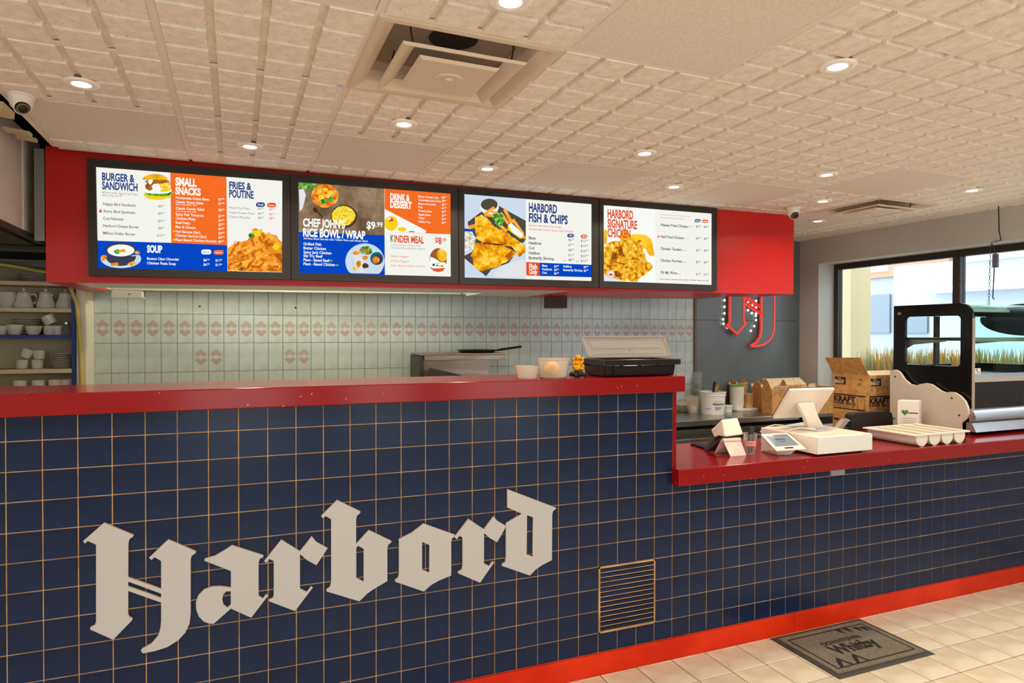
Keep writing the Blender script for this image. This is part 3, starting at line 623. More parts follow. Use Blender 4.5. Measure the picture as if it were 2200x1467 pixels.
p.done(r2)
# board 3 -----------------------------------------------------------
r3, p = board('lit menu board with battered fish picture and fish and chips list', [(985, 402.2), (1286.5, 428), (1286.5, 617.5), (987, 610.2)], [(1250, 209), (2112, 277), (2112, 797), (1252, 773)], *Z2); T = p.text
p.pic('fish_picture'); p.poly(E_LBL, [(1250, 209), (1664, 242), (1665, 785), (1252, 773)])
q3 = lambda u, v: (1222+u*.4286+3, 189+v*.4286)           # close-up coordinates -> board coordinates
def PP(m, *pts): p.poly(m, [q3(*t) for t in pts])
PP(E_SLT, (110, 490), (320, 330), (600, 235), (1025, 470), (1025, 760), (760, 1130), (480, 1240), (400, 1345), (60, 1060), (60, 1020), (180, 960)); PP(E_LBL, (60, 560), (150, 590), (180, 960), (60, 975))
PP(E_BL, (60, 590), (150, 600), (250, 680), (250, 730), (60, 660)); PP(E_SLAW, (62, 635), (180, 640), (240, 740), (200, 930), (62, 945))
PP(E_CRM, (560, 1250), (660, 1180), (820, 1120), (1000, 1080), (1025, 1370), (520, 1350))
a = q3(455, 260); p.ell(E_W, a[0], a[1], 62, 50, 24); a = q3(450, 215); p.ell(E_SAU, a[0], a[1], 57, 40, 24)
for a, b, L, w_, r_ in ((450, 315, 82, 20, -35), (440, 385, 60, 18, 8), (560, 350, 70, 18, 20), (690, 430, 90, 20, 55), (750, 400, 110, 22, 62), (640, 560, 100, 20, 40), (900, 560, 120, 20, 55), (190, 560, 60, 26, -15), (960, 660, 90, 18, 60), (620, 640, 90, 18, 35)):
    c_ = q3(a, b); p.bar(E_F2, c_[0], c_[1], L, w_, r_)
random.seed(5)
def rough(pts, n=3, amp=12):
    out = []
    for k in range(len(pts)):
        a, b = pts[k], pts[(k+1) % len(pts)]
        for i in range(n): t = i/n; out.append((a[0]+(b[0]-a[0])*t+random.uniform(-amp, amp), a[1]+(b[1]-a[1])*t+random.uniform(-amp, amp)))
    return out
p.poly(E_FRY, [q3(*t) for t in rough([(235, 400), (330, 370), (440, 460), (560, 580), (760, 680), (900, 780), (1010, 830), (1015, 980), (930, 1040), (860, 950), (760, 860), (560, 850), (350, 820), (250, 740), (235, 600), (225, 480)])])
p.poly(E_FRY, [q3(*t) for t in rough([(210, 830), (340, 820), (560, 850), (700, 870), (830, 940), (880, 990), (780, 1070), (680, 1140), (600, 1180), (430, 1230), (310, 1270), (200, 1180), (190, 1060), (150, 1000), (200, 930)])])
c_ = q3(500, 835); p.bar(E_DB, c_[0], c_[1], 130, 9, 6); c_ = q3(770, 1010); p.bar(E_F3, c_[0], c_[1], 60, 34, -40)
for a, b, ra, rb in ((590, 400, 34, 26), (610, 480, 30, 36), (560, 430, 22, 20)): c_ = q3(a, b); p.ell(E_LEAF, c_[0], c_[1], ra, rb, 16, jag=.2)
PP(E_YEL, (740, 540), (790, 500), (980, 700), (975, 750), (930, 750), (740, 610)); PP(E_W, (750, 530), (800, 505), (985, 680), (960, 735), (820, 660))
T(E_NV, 'HARBORD', 1683, 328, 1873, 56, .035); T(E_NV, 'FISH & CHIPS', 1683, 397, 1945, 56, .035); T(E_RD, 'Served with Hand Cut Chips,', 1683, 428, 1905, 15); T(E_RD, 'Homemade Tartar Sauce and Coleslaw', 1683, 453, 1983, 15)
p.pill(E_NV, 1944, 478, 1990, 503); p.pill(E_RD, 2035, 484, 2081, 509); T(E_W, '1PC', 1956, 497, 1979, 12, .02); T(E_W, '2PCS', 2043, 503, 2073, 12, .02)
for t, v, u1, a, b in (('Basa', 515, 1728, '$6.99', '$12.99'), ('Haddock', 549, 1770, '$7.99', '$14.99'), ('Cod', 583, 1720, '$8.99', '$16.99'), ('Halibut', 617, 1757, '$11.99', '$22.99'), ('Butterfly Shrimp', 650, 1852, '$8.99', '$16.99')):
    T(E_DK, t, 1683, v, u1, 19, .02); p.price(E_DK, a, 1950, v+13, 1988, 16); p.price(E_DK, b, 2034, v+19, 2084, 16)
T(E_GY, '4pc', 1914, 662, 1938, 8); T(E_GY, '8pc', 2002, 668, 2026, 8)
p.poly(E_RD, [(1667, 669), (1756, 673), (1757, 763), (1668, 759)]); p.poly(E_BL, [(1756, 673), (2112, 688), (2112, 772), (1757, 763)])
T(E_W, 'Fish', 1685, 716, 1739, 34, .03); T(E_W, 'Only', 1685, 750, 1740, 32, .03)
for t, u0, v, u1, pr, a, b in (('Basa', 1772, 700, 1808, '$4.99', 1853, 1886), ('Haddock', 1772, 724, 1840, '$5.99', 1853, 1886), ('Cod', 1772, 748, 1802, '$6.99', 1853, 1886), ('Halibut', 1915, 705, 1972, '$9.99', 2053, 2084), ('Butterfly Shrimp', 1915, 729, 2045, '$6.99', 2053, 2084)):
    T(E_W, t, u0, v, u1, 14, .025); p.price(E_W, pr, a, v+5, b, 14, .02)
p.done(r3)
# board 4 -----------------------------------------------------------
Z4 = ((1260, 400), 4.4)
r4, p = board('lit menu board with fried chicken picture and signature chicken list', [(1288, 428.2), (1541, 447.5), (1540.5, 624.5), (1288, 617.7)], [(163, 178), (1190, 257), (1190, 933), (165, 896)], *Z4); T = p.text
p.pic('chicken_picture'); p.poly(E_W, [(163, 178), (650, 216), (652, 914), (165, 896)])
q4 = lambda u, v: (132+u*.5396, 154+v*.5396)
def Q4(m, *pts): p.poly(m, [q4(*t) for t in pts])
Q4(E_AMB, (330, 600), (420, 440), (520, 570), (640, 550), (800, 570), (900, 650), (950, 940), (860, 930), (780, 800), (560, 700), (360, 660)); Q4(E_AMB, (62, 480), (120, 480), (110, 700), (62, 740))
p.poly(E_CHK, [q4(*t) for t in rough([(62, 760), (150, 690), (320, 680), (520, 640), (700, 650), (760, 720), (770, 850), (800, 1000), (900, 1090), (910, 1150), (800, 1260), (680, 1330), (640, 1385), (480, 1380), (300, 1350), (100, 1290), (62, 1240)], 3, 10)])
E_CR = em_tex('print_crust', [(.3, 'b86410'), (.5, 'f4ac1c'), (.65, 'ffdf60'), (.75, 'fff6d0')], 30)
for u, v, ru, rv, r_ in ((500, 850, 95, 130, -10), (350, 1180, 150, 70, 15), (680, 1120, 110, 80, -10), (130, 950, 60, 130, 8), (690, 800, 55, 70, 0), (860, 1130, 40, 45, 0)): c_ = q4(u, v); p.ell(E_CR, c_[0], c_[1], ru*.54, rv*.54, 18, rot=r_, jag=.12)
E_CRV = em_tex('print_crevice', [(.3, '4a2410'), (.5, '9a5614'), (.65, 'd88c18')], 40)
for pts in ([(180, 1000), (200, 880), (260, 880), (300, 960), (290, 1040), (420, 1060), (480, 1050), (420, 1085), (220, 1060)], [(310, 780), (370, 750), (400, 860), (410, 920), (340, 930)], [(240, 1190), (320, 1210), (380, 1270), (360, 1320), (260, 1300)], [(590, 960), (660, 980), (760, 1025), (660, 1010)]): p.poly(E_CRV, [q4(*t) for t in rough(pts, 2, 9)])
Q4(E_CRM, (62, 1265), (300, 1345), (470, 1390), (62, 1378))
c_ = q4(180, 1255); p.ell(E_W, c_[0], c_[1], 37, 40, 24); p.ell(E_RD, c_[0], c_[1], 32, 35, 24); p.ell(E_W, c_[0], c_[1], 27, 30, 24); p.ell(E_RD, c_[0], c_[1]+4, 18, 12, 14, jag=.15)
T(E_RD, 'HARBORD', 195, 297, 438, 78, .035); T(E_RD, 'SIGNATURE', 195, 388, 474, 76, .035); T(E_RD, 'CHICKEN', 195, 477, 412, 76, .035)
T(E_CRM if False else E_GY, 'Combo are Served with Hand Cut Fries,', 697, 272, 976, 9); T(E_GY, 'Homemade Gravy and a Pop', 697, 300, 918, 9)
p.pill(E_NV, 1020, 312, 1079, 341); p.pill(E_RD, 1092, 317, 1151, 345); p.poly(E_W, [(1027, 323), (1071, 326), (1071, 333), (1027, 330)], 'pill_caption'); p.poly(E_W, [(1099, 328), (1143, 331), (1143, 338), (1099, 335)], 'pill_caption')
for t, v, u1, u2, a, b in (('Heaven Fried Chicken', 377, 955, 1002, '$4.99', '$8.99'), ('Hell Fried Chicken', 489, 917, 962, '$4.99', '$8.99'), ('Chicken Tenders', 602, 897, 943, '$5.99', '$9.99'), ('Chicken Nuggets', 713, 897, 941, '$5.99', '$9.99'), ('Oh My Wings', 827, 852, 886, '$11.99', '$12.99')):
    T(E_DK, t, 697, v, u1, 25, .02); T(E_GY, '(2pcs)', u1+6, v+8, u2, 9); p.price(E_DK, a, 1030, v+14, 1077, 20); p.price(E_DK, b, 1104, v+17, 1152, 20)
    if v < 800: p.pic(None); p.bar(E_CRM, 925, v+62, 460, 2, 4.2)
p.poly(E_RD, [(680, 462), (688, 476), (684, 486), (675, 486), (672, 474)])
p.pic('footer_small_print_picture'); [p.bar(E_GY, 697+u_+w_/2, 878+(u_+w_/2)*.035, w_, 5, 2.2) for u_, w_ in ((0, 22), (27, 10), (42, 52), (105, 62), (172, 38), (218, 48), (275, 66), (348, 42), (395, 30), (430, 26))]
p.done(r4)

# ================================================================== CEILING FITTINGS
m_trimw = mat('white_trim', 'fffaf2', .45)
E_LED = em('warm_downlight', (255, 238, 205), 7.0)
def ring(prof, n=32):
    return G().lathe(prof, (0, 0, 0), n, cap=False)
dl = thing('downlight', 'round white recessed ceiling downlight, lit', 'downlight', (0, 0, 0), 'recessed downlights in the ceiling', local=True)
link('trim_ring', ring([(.060, 0), (.060, -.005), (.056, -.008), (.044, -.008), (.043, -.004)]).mesh('trim_ring', [m_trimw], True), dl)
link('gimbal', ring([(.0425, -.004), (.040, -.008), (.033, -.007), (.031, -.004)]).mesh('gimbal', [m_trimw], True), dl)
link('housing', G().lathe([(.058, -.0012), (.058, -.0022)], (0, 0, 0), 24).mesh('housing', [m_trimw]), dl)
link('lens', G().lathe([(.032, -.003), (.032, -.0045)], (0, 0, 0), 24).mesh('lens', [E_LED]), dl)
LPOS = [onZ(*q, H) for q in ((175, 178), (537, 313), (868, 265), (1047, 361), (1097, 0), (1385, 328), (1448, 400), (1800, 140), (1776, 374), (1768, 431), (2088, 408), (1757, 474))]
LPOS += [Vector((x, y, H)) for x, y in ((.2, -.97), (3.87, -.97), (5.09, -.97), (.2, -2.15), (1.43, -2.15), (2.65, -2.15), (3.87, -2.15), (5.09, -2.15), (-1.03, -.97), (-1.03, -2.15), (1.43, -3.4), (3.87, -3.4))]  # unseen downlights added to raise the overall brightness
DLAB = ['lit round downlight beside the dome camera at the broken ceiling edge', 'lit round downlight just above the burger menu board', 'lit round downlight between the stepped diffuser and the rice bowl board', 'lit round downlight just above the fish menu board', 'lit round downlight beside the stepped diffuser, away from the boards', 'lit round downlight in the outer row opposite the chicken board', 'lit round downlight just above the chicken menu board', 'lit round downlight beside the large smooth ceiling panel', 'lit round downlight beside the smooth panel nearest the small window-side diffuser', 'lit round downlight over the right end of the red bulkhead', 'lit round downlight between the small diffuser and the window wall cord', 'lit round downlight in the corner past the red bulkhead']
for k, q_ in enumerate(LPOS):
    o = dl if k == 0 else dup(dl, (q_.x, q_.y, H))
    o['label'] = DLAB[k] if k < 12 else 'added unseen downlight over the customer floor'
    o.matrix_basis = Matrix.Translation((q_.x, q_.y, H))
    a = bpy.data.lights.get('downlight_beam') or bpy.data.lights.new('downlight_beam', 'AREA')
    a.shape = 'DISK'; a.size = .06; a.energy = DOWNLIGHT_W; a.color = (1.0, .86, .66); a.spread = math.radians(150)
    lo = bpy.data.objects.new('downlight_beam', a); COL.objects.link(lo); lo.parent = o; lo.location = (0, 0, -.010)
# square louvre diffusers
m_dif = mat('diffuser_metal', 'dccbb4', .5); m_difd = mat('duct_dark', '2a241c', .8)
def sq(a, z): return [(-a, -a, z), (a, -a, z), (a, a, z), (-a, a, z)]
def sqstrip(levels, mi=0, g=None):
    g = g or G()
    for (a0, z0), (a1, z1) in zip(levels[:-1], levels[1:]):
        g.add(sq(a0, z0)+sq(a1, z1), [(i, (i+1) % 4, 4+(i+1) % 4, 4+i) for i in range(4)], mi)
    return g
df = thing('air_diffuser', 'square stepped air diffuser in the ceiling near the counter, hung open', 'diffuser', (0, 0, 0), local=True)
link('outer_frame', sqstrip([(.303, .004), (.303, -.004), (.285, -.006), (.275, -.002), (.245, .018), (.232, .05), (.230, .085)]).mesh('outer_frame', [m_dif]), df)
link('duct_box', sqstrip([(.230, .085), (.001, .086)]).mesh('duct_box', [mat('duct_grey', 'a89c8a', .6)]), df)
dk = link('duct_collar', G().lathe([(.085, .083), (.085, .084)], (0, -.06, 0), 24).mesh('duct_collar', [m_difd]), df)
link('middle_louvre', sqstrip([(.212, -.020), (.205, -.028), (.197, -.027), (.160, .004), (.156, .002), (.192, -.024), (.204, -.022), (.212, -.020)]).mesh('middle_louvre', [m_dif]), df)
cp = link('centre_plate', sqstrip([(.140, -.024), (.132, -.034), (.124, -.034), (.001, -.030)]).mesh('centre_plate', [m_dif]), df)
link('centre_disc', G().lathe([(.05, -.0310), (.045, -.036), (.016, -.036), (.014, -.042)], (0, 0, 0), 24).mesh('centre_disc', [m_dif], True), df)
for sx, sy in ((-.17, .1), (.17, .1), (-.17, -.17), (.17, -.17)):
    link('hanger_wire', G().tube([(sx, sy, .08), (sx*1.05, sy, .04), (sx, sy, -.005)], .003, 6).mesh('hanger_wire', [M_STEELD]), df)
for k, (c, r) in enumerate(((1, -1), (7, 1))):
    x, y = cg(c+.5, r+.5)
    if k == 0: df.matrix_basis = Matrix.Translation((x, y, H)) @ Matrix.Rotation(GR, 4, 'Z')
    else: dup(df, (x, y, H), GR, 'square stepped air diffuser in the ceiling near the shop window')
# hooks
hk = thing('ceiling_hook', 'small clear plastic hook clipped to the ceiling grid', 'hook', (0, 0, 0), 'hooks clipped along one ceiling tee', local=True)
link('clip', G().box(-.012, .012, -.004, .004, -.012, .003).mesh('clip', [M_CLEAR]), hk)
link('hook_wire', G().tube([(0, 0, -.012), (.004, 0, -.022), (.010, 0, -.03), (.004, 0, -.038), (-.006, 0, -.034)], .0022, 6).mesh('hook_wire', [mat('hook_white', 'cfd4d6', .3)], True), hk)
for k, q_ in enumerate(((730, 186), (1150, 247), (1452, 291), (1720, 324), (1950, 357))):
    w_ = onZ(*q_, H)
    HL = ['clear plastic ceiling hook at the corner of the stepped diffuser', 'clear plastic ceiling hook between the diffuser and the hook row', 'clear plastic ceiling hook near the downlight opposite the chicken board', 'clear plastic ceiling hook one panel short of the smooth window-side panel', 'clear plastic ceiling hook at the corner of a smooth panel']
    if k == 0: hk.matrix_basis = Matrix.Translation((w_.x, w_.y, H-.001))
    else: dup(hk, (w_.x, w_.y, H-.001), 0, HL[k])
    hk['label'] = HL[0]
# dome cameras
m_cam = mat('camera_white', 'ebe6de', .35)
def dome(label, loc, rz, s=1.0):
    t = thing('security_camera', label, 'security camera', loc)
    x, y, z = loc
    mk('camera_base', G().lathe([(.058*s, 0), (.058*s, -.012*s), (.055*s, -.014*s), (.050*s, -.040*s), (.042*s, -.062*s), (.030*s, -.072*s), (.001, -.076*s)], loc, 28, cap=False), m_cam, t, smooth=True)
    d = Vector((math.cos(rz), math.sin(rz), -.75)).normalized(); c = Vector(loc)+Vector((0, 0, -.050*s)); 
    g = G(); k = 0; g.lathe([(.001, .046*s), (.014*s, .046*s), (.028*s, .042*s), (.032*s, .036*s), (.032*s, .0)], (0, 0, 0), 24, cap=False)
    M = d.to_track_quat('Z', 'Y').to_matrix(); g.v = [tuple(M @ Vector(v)+c) for v in g.v]
    b = mk('camera_eye', g, M_BLACK, t, smooth=True)
    g = G().tube([M @ Vector((.024*s*math.cos(a), .024*s*math.sin(a), .0442*s))+c for a in [i*math.pi/8 for i in range(16)]], .0028*s, 6, closed=True); mk('led_ring', g, mat('led_ring_grey', '8f6e62', .4), b)
    g = G().tube([M @ Vector((.034*s*math.cos(a), .034*s*math.sin(a), .030*s))+c for a in [i*math.pi/12 for i in range(24)]], .004*s, 6, closed=True); mk('eye_collar', g, m_cam, t)
cL = onZ(45, 203, H); dome('white dome security camera under the broken ceiling edge', (cL.x, cL.y, H-.001), math.radians(-62), .80)
cR = onZ(1704, 445, H); dome('white dome security camera at the right end of the red bulkhead', (cR.x, cR.y, H-.001), math.radians(-105), .92)

# ================================================================== KITCHEN BACK
# range hood duct, upper left
m_hd = mat('white_sheet_metal', 'dcd5c8', .4); noise_color(m_hd, 'd6cdbc', 'e0dacd', 2.5)
hd = thing('range_hood', 'white sheet metal range hood by the broken ceiling edge', 'range hood', (-.8, 1.4, 2.1))
mk('hood_shell', G().box(-1.6, -.30, .70, 1.66, 2.10, 2.62), m_hd, hd, bevel=.008)
mk('corner_strip', G().box(-.300, -.294, 1.335, 1.375, 2.10, 2.60), m_hd, hd); mk('duct', G().box(-1.2, -.6, .9, 1.5, 2.62, ROOF), m_hd, hd)
mk('hood_lip', G().box(-1.62, -.285, .68, 1.68, 2.075, 2.10), M_STEELD, hd)
for k in range(3): mk('grease_filter', G().box(-1.55+.42*k, -1.16+.42*k, .74, 1.62, 2.062, 2.075), M_STEELD, hd)
# steel rails seen below the hood
for k, (z, dy) in enumerate(((2.10, 2.0), (2.02, 2.15))):
    tag(mk('steel_rail', G().box(-1.5, -.27, dy, dy+.05, z-.035, z), M_STEELD), ['dark steel rail just below the white range hood', 'lower dark steel rail above the crockery shelves'][k], 'rail')
# torn batts in the gap at the ceiling edge
for bx_, lb_ in (((-.26, -.14, .50, .64, H-.03, H-.001), 'thick torn yellow-white batt behind the dome camera'), ((-.27, -.17, .95, 1.0, H-.01, H+.005), 'torn pale strip bridging the gap beside the range hood'), ((-.26, -.18, 1.08, 1.12, H-.006, H+.008), 'thin torn strip in the gap close to the red bulkhead')):
    tag(mk('torn_ceiling_scrap', G().box(*bx_).rot(0, .12, 'Y', (bx_[0], bx_[2], H)), mat('torn_batt', 'cdbb92', .9)), lb_, 'ceiling scrap')
# crockery shelves
SY = 2.10
m_sh = mat('cream_shelf', 'd9c9a2', .55); m_blu = mat('blue_paint', '16358c', .45); m_shb = mat('shelf_back', 'c8bc98', .7)
sx1 = -.235
su = thing('crockery_shelf_unit', 'open cream shelf unit with a blue side panel beside the tiled wall', 'shelf unit', (-.9, 2.2, .3))
mk('back_board', G().box(-1.75, sx1-.02, YB-.018, YB-.008, .3, 2.05), m_shb, su)
mk('side_panel', G().box(sx1-.018, sx1, SY, YB-.008, .3, 1.99), m_blu, su, label='blue painted side panel')
mk('side_panel', G().box(-1.768, -1.75, SY, YB-.008, .3, 1.99), m_blu, su)
shz = {'a': (1.875, 1.897), 'b': (1.712, 1.736), 'c': (1.552, 1.573), 'd': (1.340, 1.365), 'e': (1.12, 1.145), 'f': (.9, .925)}
for k, (z0, z1) in shz.items(): mk('shelf_board', G().box(-1.75, sx1-.018, SY, YB-.018, z0, z1), m_blu if k == 'c' else m_sh, su)
tag(mk('white_post', G().box(sx1+.003, -.182, SY+.02, YB-.008, .3, 1.86), mat('white_post_paint', 'e4e0cc', .5)), 'white boxed post between the crockery shelves and wall tiles', 'post')
tag(mk('yellow_gas_hose', G().tube([(-.9, 2.06, 2.02), (-.55, 2.07, 1.985), (-.30, 2.075, 1.94), (-.255, 2.08, 1.87), (-.225, 2.09, 1.77), (-.213, 2.09, 1.62), (-.205, 2.095, 1.45), (-.2, 2.095, 1.2), (-.2, 2.095, .6)], .011, 10), mat('yellow_hose', 'c8b860', .45), smooth=True), 'yellow hose running down in front of the white post', 'hose')
def at(px, z, y): return Vector((onY(px, 700, y).x, y, z))
ORD = ['bottom', 'second', 'third', 'fourth', 'fifth', 'sixth', 'seventh', 'eighth', 'ninth', 'tenth', 'eleventh', 'twelfth', 'thirteenth', 'fourteenth']
def lathe_thing(name, label, cat, prof, loc, m, group=None, n=24, cap=False):
    return tag(mk(name, G().lathe(prof, loc, n, cap=cap), m, smooth=True), label, cat, group)
CUP = [(.001, 0), (.026, 0), (.031, .012), (.033, .056), (.0305, .056), (.028, .014), (.001, .010)]
BOWL = [(.001, 0), (.028, 0), (.036, .012), (.052, .062), (.0495, .062), (.034, .016), (.001, .010)]
PLATE = [(.001, 0), (.05, 0), (.075, .010), (.0745, .012), (.05, .004), (.001, .004)]
def sprof(pr, kr, kz): return [(r*kr, z*kz) for r, z in pr]
# teapots
tp = 1.737
for k, (px, lb, hnd) in enumerate(((52, 'white china teapot showing its looped handle on the shelf', 1), (99, 'middle white china teapot of the row of three', 0), (141, 'white china teapot nearest the blue side panel', 0))):
    c = at(px, tp, 2.2); t = thing('teapot', lb, 'teapot', c, 'teapots on the crockery shelf')
    mk('body', G().lathe([(.001, 0), (.046, 0), (.052, .008), (.050, .030), (.038, .062), (.034, .086), (.037, .092), (.033, .093), (.001, .094)], c, 24, cap=False), M_CHINA, t, smooth=True)
    ld_ = mk('lid', G().lathe([(.033, .094), (.030, .101), (.012, .106), (.001, .107)], c, 20, cap=False), M_CHINA, t, smooth=True)
    mk('knob', G().ball((c.x, c.y, c.z+.115), .010, 12, 8), M_CHINA, ld_, smooth=True)
    if hnd: mk('handle', G().tube([(c.x+.034, c.y, c.z+.085), (c.x+.058, c.y, c.z+.088), (c.x+.066, c.y, c.z+.070), (c.x+.058, c.y, c.z+.038), (c.x+.045, c.y, c.z+.028)], .006, 8), M_CHINA, t, smooth=True)
    else: mk('handle', G().tube([(c.x, c.y+.034, c.z+.085), (c.x, c.y+.058, c.z+.085), (c.x, c.y+.064, c.z+.06), (c.x, c.y+.048, c.z+.03)], .006, 8), M_CHINA, t, smooth=True)
    sp = (-1, 0) if hnd else (0, -1)
    if hnd: mk('spout', G().tube([(c.x-.036, c.y, c.z+.06), (c.x-.046, c.y, c.z+.08), (c.x-.05, c.y, c.z+.09)], [.011, .008, .006], 8), M_CHINA, t, smooth=True)
    else: mk('spout', G().tube([(c.x+.030, c.y-.02, c.z+.06), (c.x+.038, c.y-.026, c.z+.08), (c.x+.042, c.y-.028, c.z+.09)], [.011, .008, .006], 8), M_CHINA, t, smooth=True)
c = at(14, tp, 2.2)
for k in range(3): lathe_thing('soup_bowl', ['white soup bowl at the bottom of the nested stack beside the teapot', 'white soup bowl in the middle of the nested stack beside the teapot', 'white soup bowl on top of the nested stack beside the teapot'][k], 'bowl', sprof(BOWL, 1.0, .85), (c.x, c.y, tp+.0005+.021*k), M_CHINA, 'soup bowls nested by the teapot')
# second shelf
b2 = 1.574
for px, kr, lb in ((32, .93, 'flared white bowl standing in front of the plate stack'), (72, .90, 'white ribbed bowl standing in front of the plate stack'), (2, .8, 'white bowl at the end of the blue shelf')):
    lathe_thing('bowl', lb, 'bowl', sprof(BOWL, kr, 1.0 if px == 32 else .86), (*at(px, 0, 2.17).xy, b2), M_CHINA, 'bowls on the blue shelf')
c = at(58, b2, 2.268)
for k in range(8): lathe_thing('dinner_plate', ORD[k]+' white dinner plate of the tall stack behind the bowls', 'plate', sprof(PLATE, 1.1, 1.0), (c.x, c.y, b2+.0005+.0125*k), M_CHINA, 'plates stacked behind the bowls on the blue shelf')
for px, z, lb in ((106, 0, 'white cup under the tilted cup beside the glass jar'), (124, 0, 'white cup standing next to the glass jar')):
    lathe_thing('tea_cup', lb, 'cup', CUP, (*at(px, 0, 2.2).xy, b2), M_CHINA, 'cups on the blue shelf')
c = at(112, b2+.058, 2.2); k0 = G().lathe(sprof(CUP, 1.15, 1), (0, 0, 0), 24, cap=False); k0.v = [tuple(Matrix.Rotation(math.radians(-28), 3, 'Y') @ Vector(v) + c + Vector((0, 0, .010))) for v in k0.v]
tag(mk('tea_cup', k0, M_CHINA, smooth=True), 'white cup tilted over two upright cups', 'cup', 'cups on the blue shelf')
jc = at(143, b2, 2.18); jr = thing('glass_jar', 'small glass jar beside the blue side panel', 'jar', jc)
mk('jar_body', G().lathe([(.001, 0), (.024, 0), (.027, .012), (.026, .045), (.018, .058), (.018, .066)], jc, 20, cap=False), M_CLEAR, jr, smooth=True); mk('jar_lid', G().lathe([(.001, .066), (.020, .066), (.020, .078), (.001, .079)], jc, 20, cap=False), M_STEEL, jr, smooth=True)
# third shelf
b3 = 1.366
for px, dz, lb in ((47, 0, 'white ramekin under the tilted one on the cream shelf'), (80, 0, 'white ramekin beside the small plate stack'), (84, .058, 'ribbed white ramekin stacked on another beside the plates')):
    lathe_thing('ramekin', lb, 'ramekin', sprof(CUP, 1.0, .95), (*at(px, 0, 2.2).xy, b3+dz), M_CHINA, 'ramekins on the cream shelf')
c = at(53, b3+.07, 2.2); k0 = G().lathe(sprof(CUP, 1.0, .95), (0, 0, 0), 24, cap=False); k0.v = [tuple(Matrix.Rotation(math.radians(24), 3, 'Y') @ Vector(v) + c) for v in k0.v]
tag(mk('ramekin', k0, M_CHINA, smooth=True), 'white ramekin lying tilted on top of two others', 'ramekin', 'ramekins on the cream shelf')
c = at(133, b3, 2.2)
for k in range(8): lathe_thing('side_plate', ORD[k]+' white side plate of the stack beside the ramekins', 'plate', sprof(PLATE, .82, .9), (c.x+.003*math.sin(k*2.1), c.y, b3+.0005+.0115*k), M_CHINA, 'side plates on the cream shelf')
b4 = 1.146
MUGL = {42: 'cream # farthest from the blue panel on the lowest shelf', 82: 'cream # second from the far end of the lowest shelf', 117: 'cream # second from the blue panel on the lowest shelf', 143: 'cream # right beside the blue panel on the lowest shelf'}
for px in (42, 82, 117, 143): lathe_thing('mug', MUGL[px].replace('#', 'mug'), 'mug', sprof(CUP, 1.05, 1.9), (*at(px, 0, 2.2).xy, b4+.0005+.04), M_CHINA, 'mugs on the lowest shelf in view')
for px in (42, 82, 117, 143): lathe_thing('stacked_cup', MUGL[px].replace('#', 'cup below the mug'), 'cup', sprof(CUP, 1.12, .70), (*at(px, 0, 2.2).xy, b4), M_CHINA, 'cups under the mugs on the lowest shelf')
zt_ = 1.898
for px, nn, wh in ((12, 4, 'smaller stack'), (80, 5, 'stack beside the bulkhead')):
    c = at(px, zt_, 2.22)
    for k in range(nn): lathe_thing('oval_plate', ORD[k]+' plate of the '+wh+' on the top crockery shelf', 'plate', sprof(PLATE, 1.25, .8), (c.x, c.y, zt_+.0005+.010*k), M_CHINA, 'plates on the top crockery shelf')
# stainless stand with shelf, pan
M_STEELREF = mat('steel_dark_reflection', 'a69c92', .36, metal=.85); noise_color(M_STEELREF, '9c9288', 'b0a69c', 5, stretch=(1, 6, 6))  # steel coloured darker to paint in its reflection of the dim kitchen
stv = thing('steel_range_back', 'stainless cooking range back with a shelf, below the tiled wall', 'range', (2.25, 2.2, 0))
mk('body_panel', G().box(1.965, 2.49, 2.12, 2.355, 0, 1.386), M_STEELREF, stv)
mk('side_bracket', G().box(1.928, 1.963, 2.07, 2.355, 1.2, 1.42), M_STEELD, stv)
mk('shelf_top', G().box(1.93, 2.60, 2.05, 2.355, 1.424, 1.438).box(1.96, 2.60, 2.045, 2.06, 1.387, 1.424), M_STEELREF, stv, bevel=.003)
mk('side_wing', G().hexa([(1.98, 2.0, 1.20), (1.995, 2.0, 1.20), (2.30, 2.115, 1.20), (2.285, 2.115, 1.20)], [(1.98, 2.0, 1.335), (1.995, 2.0, 1.335), (2.30, 2.115, 1.26), (2.285, 2.115, 1.26)]), M_STEELD, stv)
pc = Vector((2.42, 2.19, 1.4385)); pan = thing('frying_pan', 'black crepe pan resting on the steel shelf', 'pan', pc)
mk('pan_bowl', G().lathe([(.001, 0), (.13, 0), (.155, .018), (.158, .022), (.150, .020), (.128, .005), (.001, .005)], pc, 32, cap=False), mat('pan_black', '241a18', .4), pan, smooth=True)
mk('pan_handle', G().tube([(pc.x+.15, pc.y-.02, pc.z+.016), (pc.x+.19, pc.y-.03, pc.z+.022), (pc.x+.35, pc.y-.06, pc.z+.045)], [.006, .010, .009], 8), M_BLACK, pan, smooth=True)
# boxes hung from the bulkhead underside
q0 = onY(238, 612, 2.02); q1 = onY(305, 640, 2.02)
jb = thing('junction_box', 'white metal junction box under the bulkhead by the crockery shelves', 'junction box', ((q0.x+q1.x)/2, 2.05, q1.z))
mk('box_cover', G().box(q0.x, q1.x, 2.02, 2.10, q1.z+.006, zb(.25)-.001), mat('junction_white', 'dcd8cc', .45), jb, bevel=.004); mk('bottom_flange', G().box(q0.x, q1.x+.008, 2.015, 2.105, q1.z, q1.z+.006), M_WHITE, jb)
mk('screw', G().lathe([(.001, 0), (.005, 0), (.005, .002), (.001, .002)], (0, 0, 0), 10).rot(0, math.radians(90), 'X'), M_STEELD, jb).location = (q0.x+.1-jb.location.x*0, 2.0195, (q1.z+zb(.25))/2)
q0 = onY(1180, 630, 1.98); q1 = onY(1219, 662, 1.98)
sb = thing('speaker_box', 'small dark brown speaker box hanging under the red bulkhead', 'speaker', ((q0.x+q1.x)/2, 2.0, q1.z))
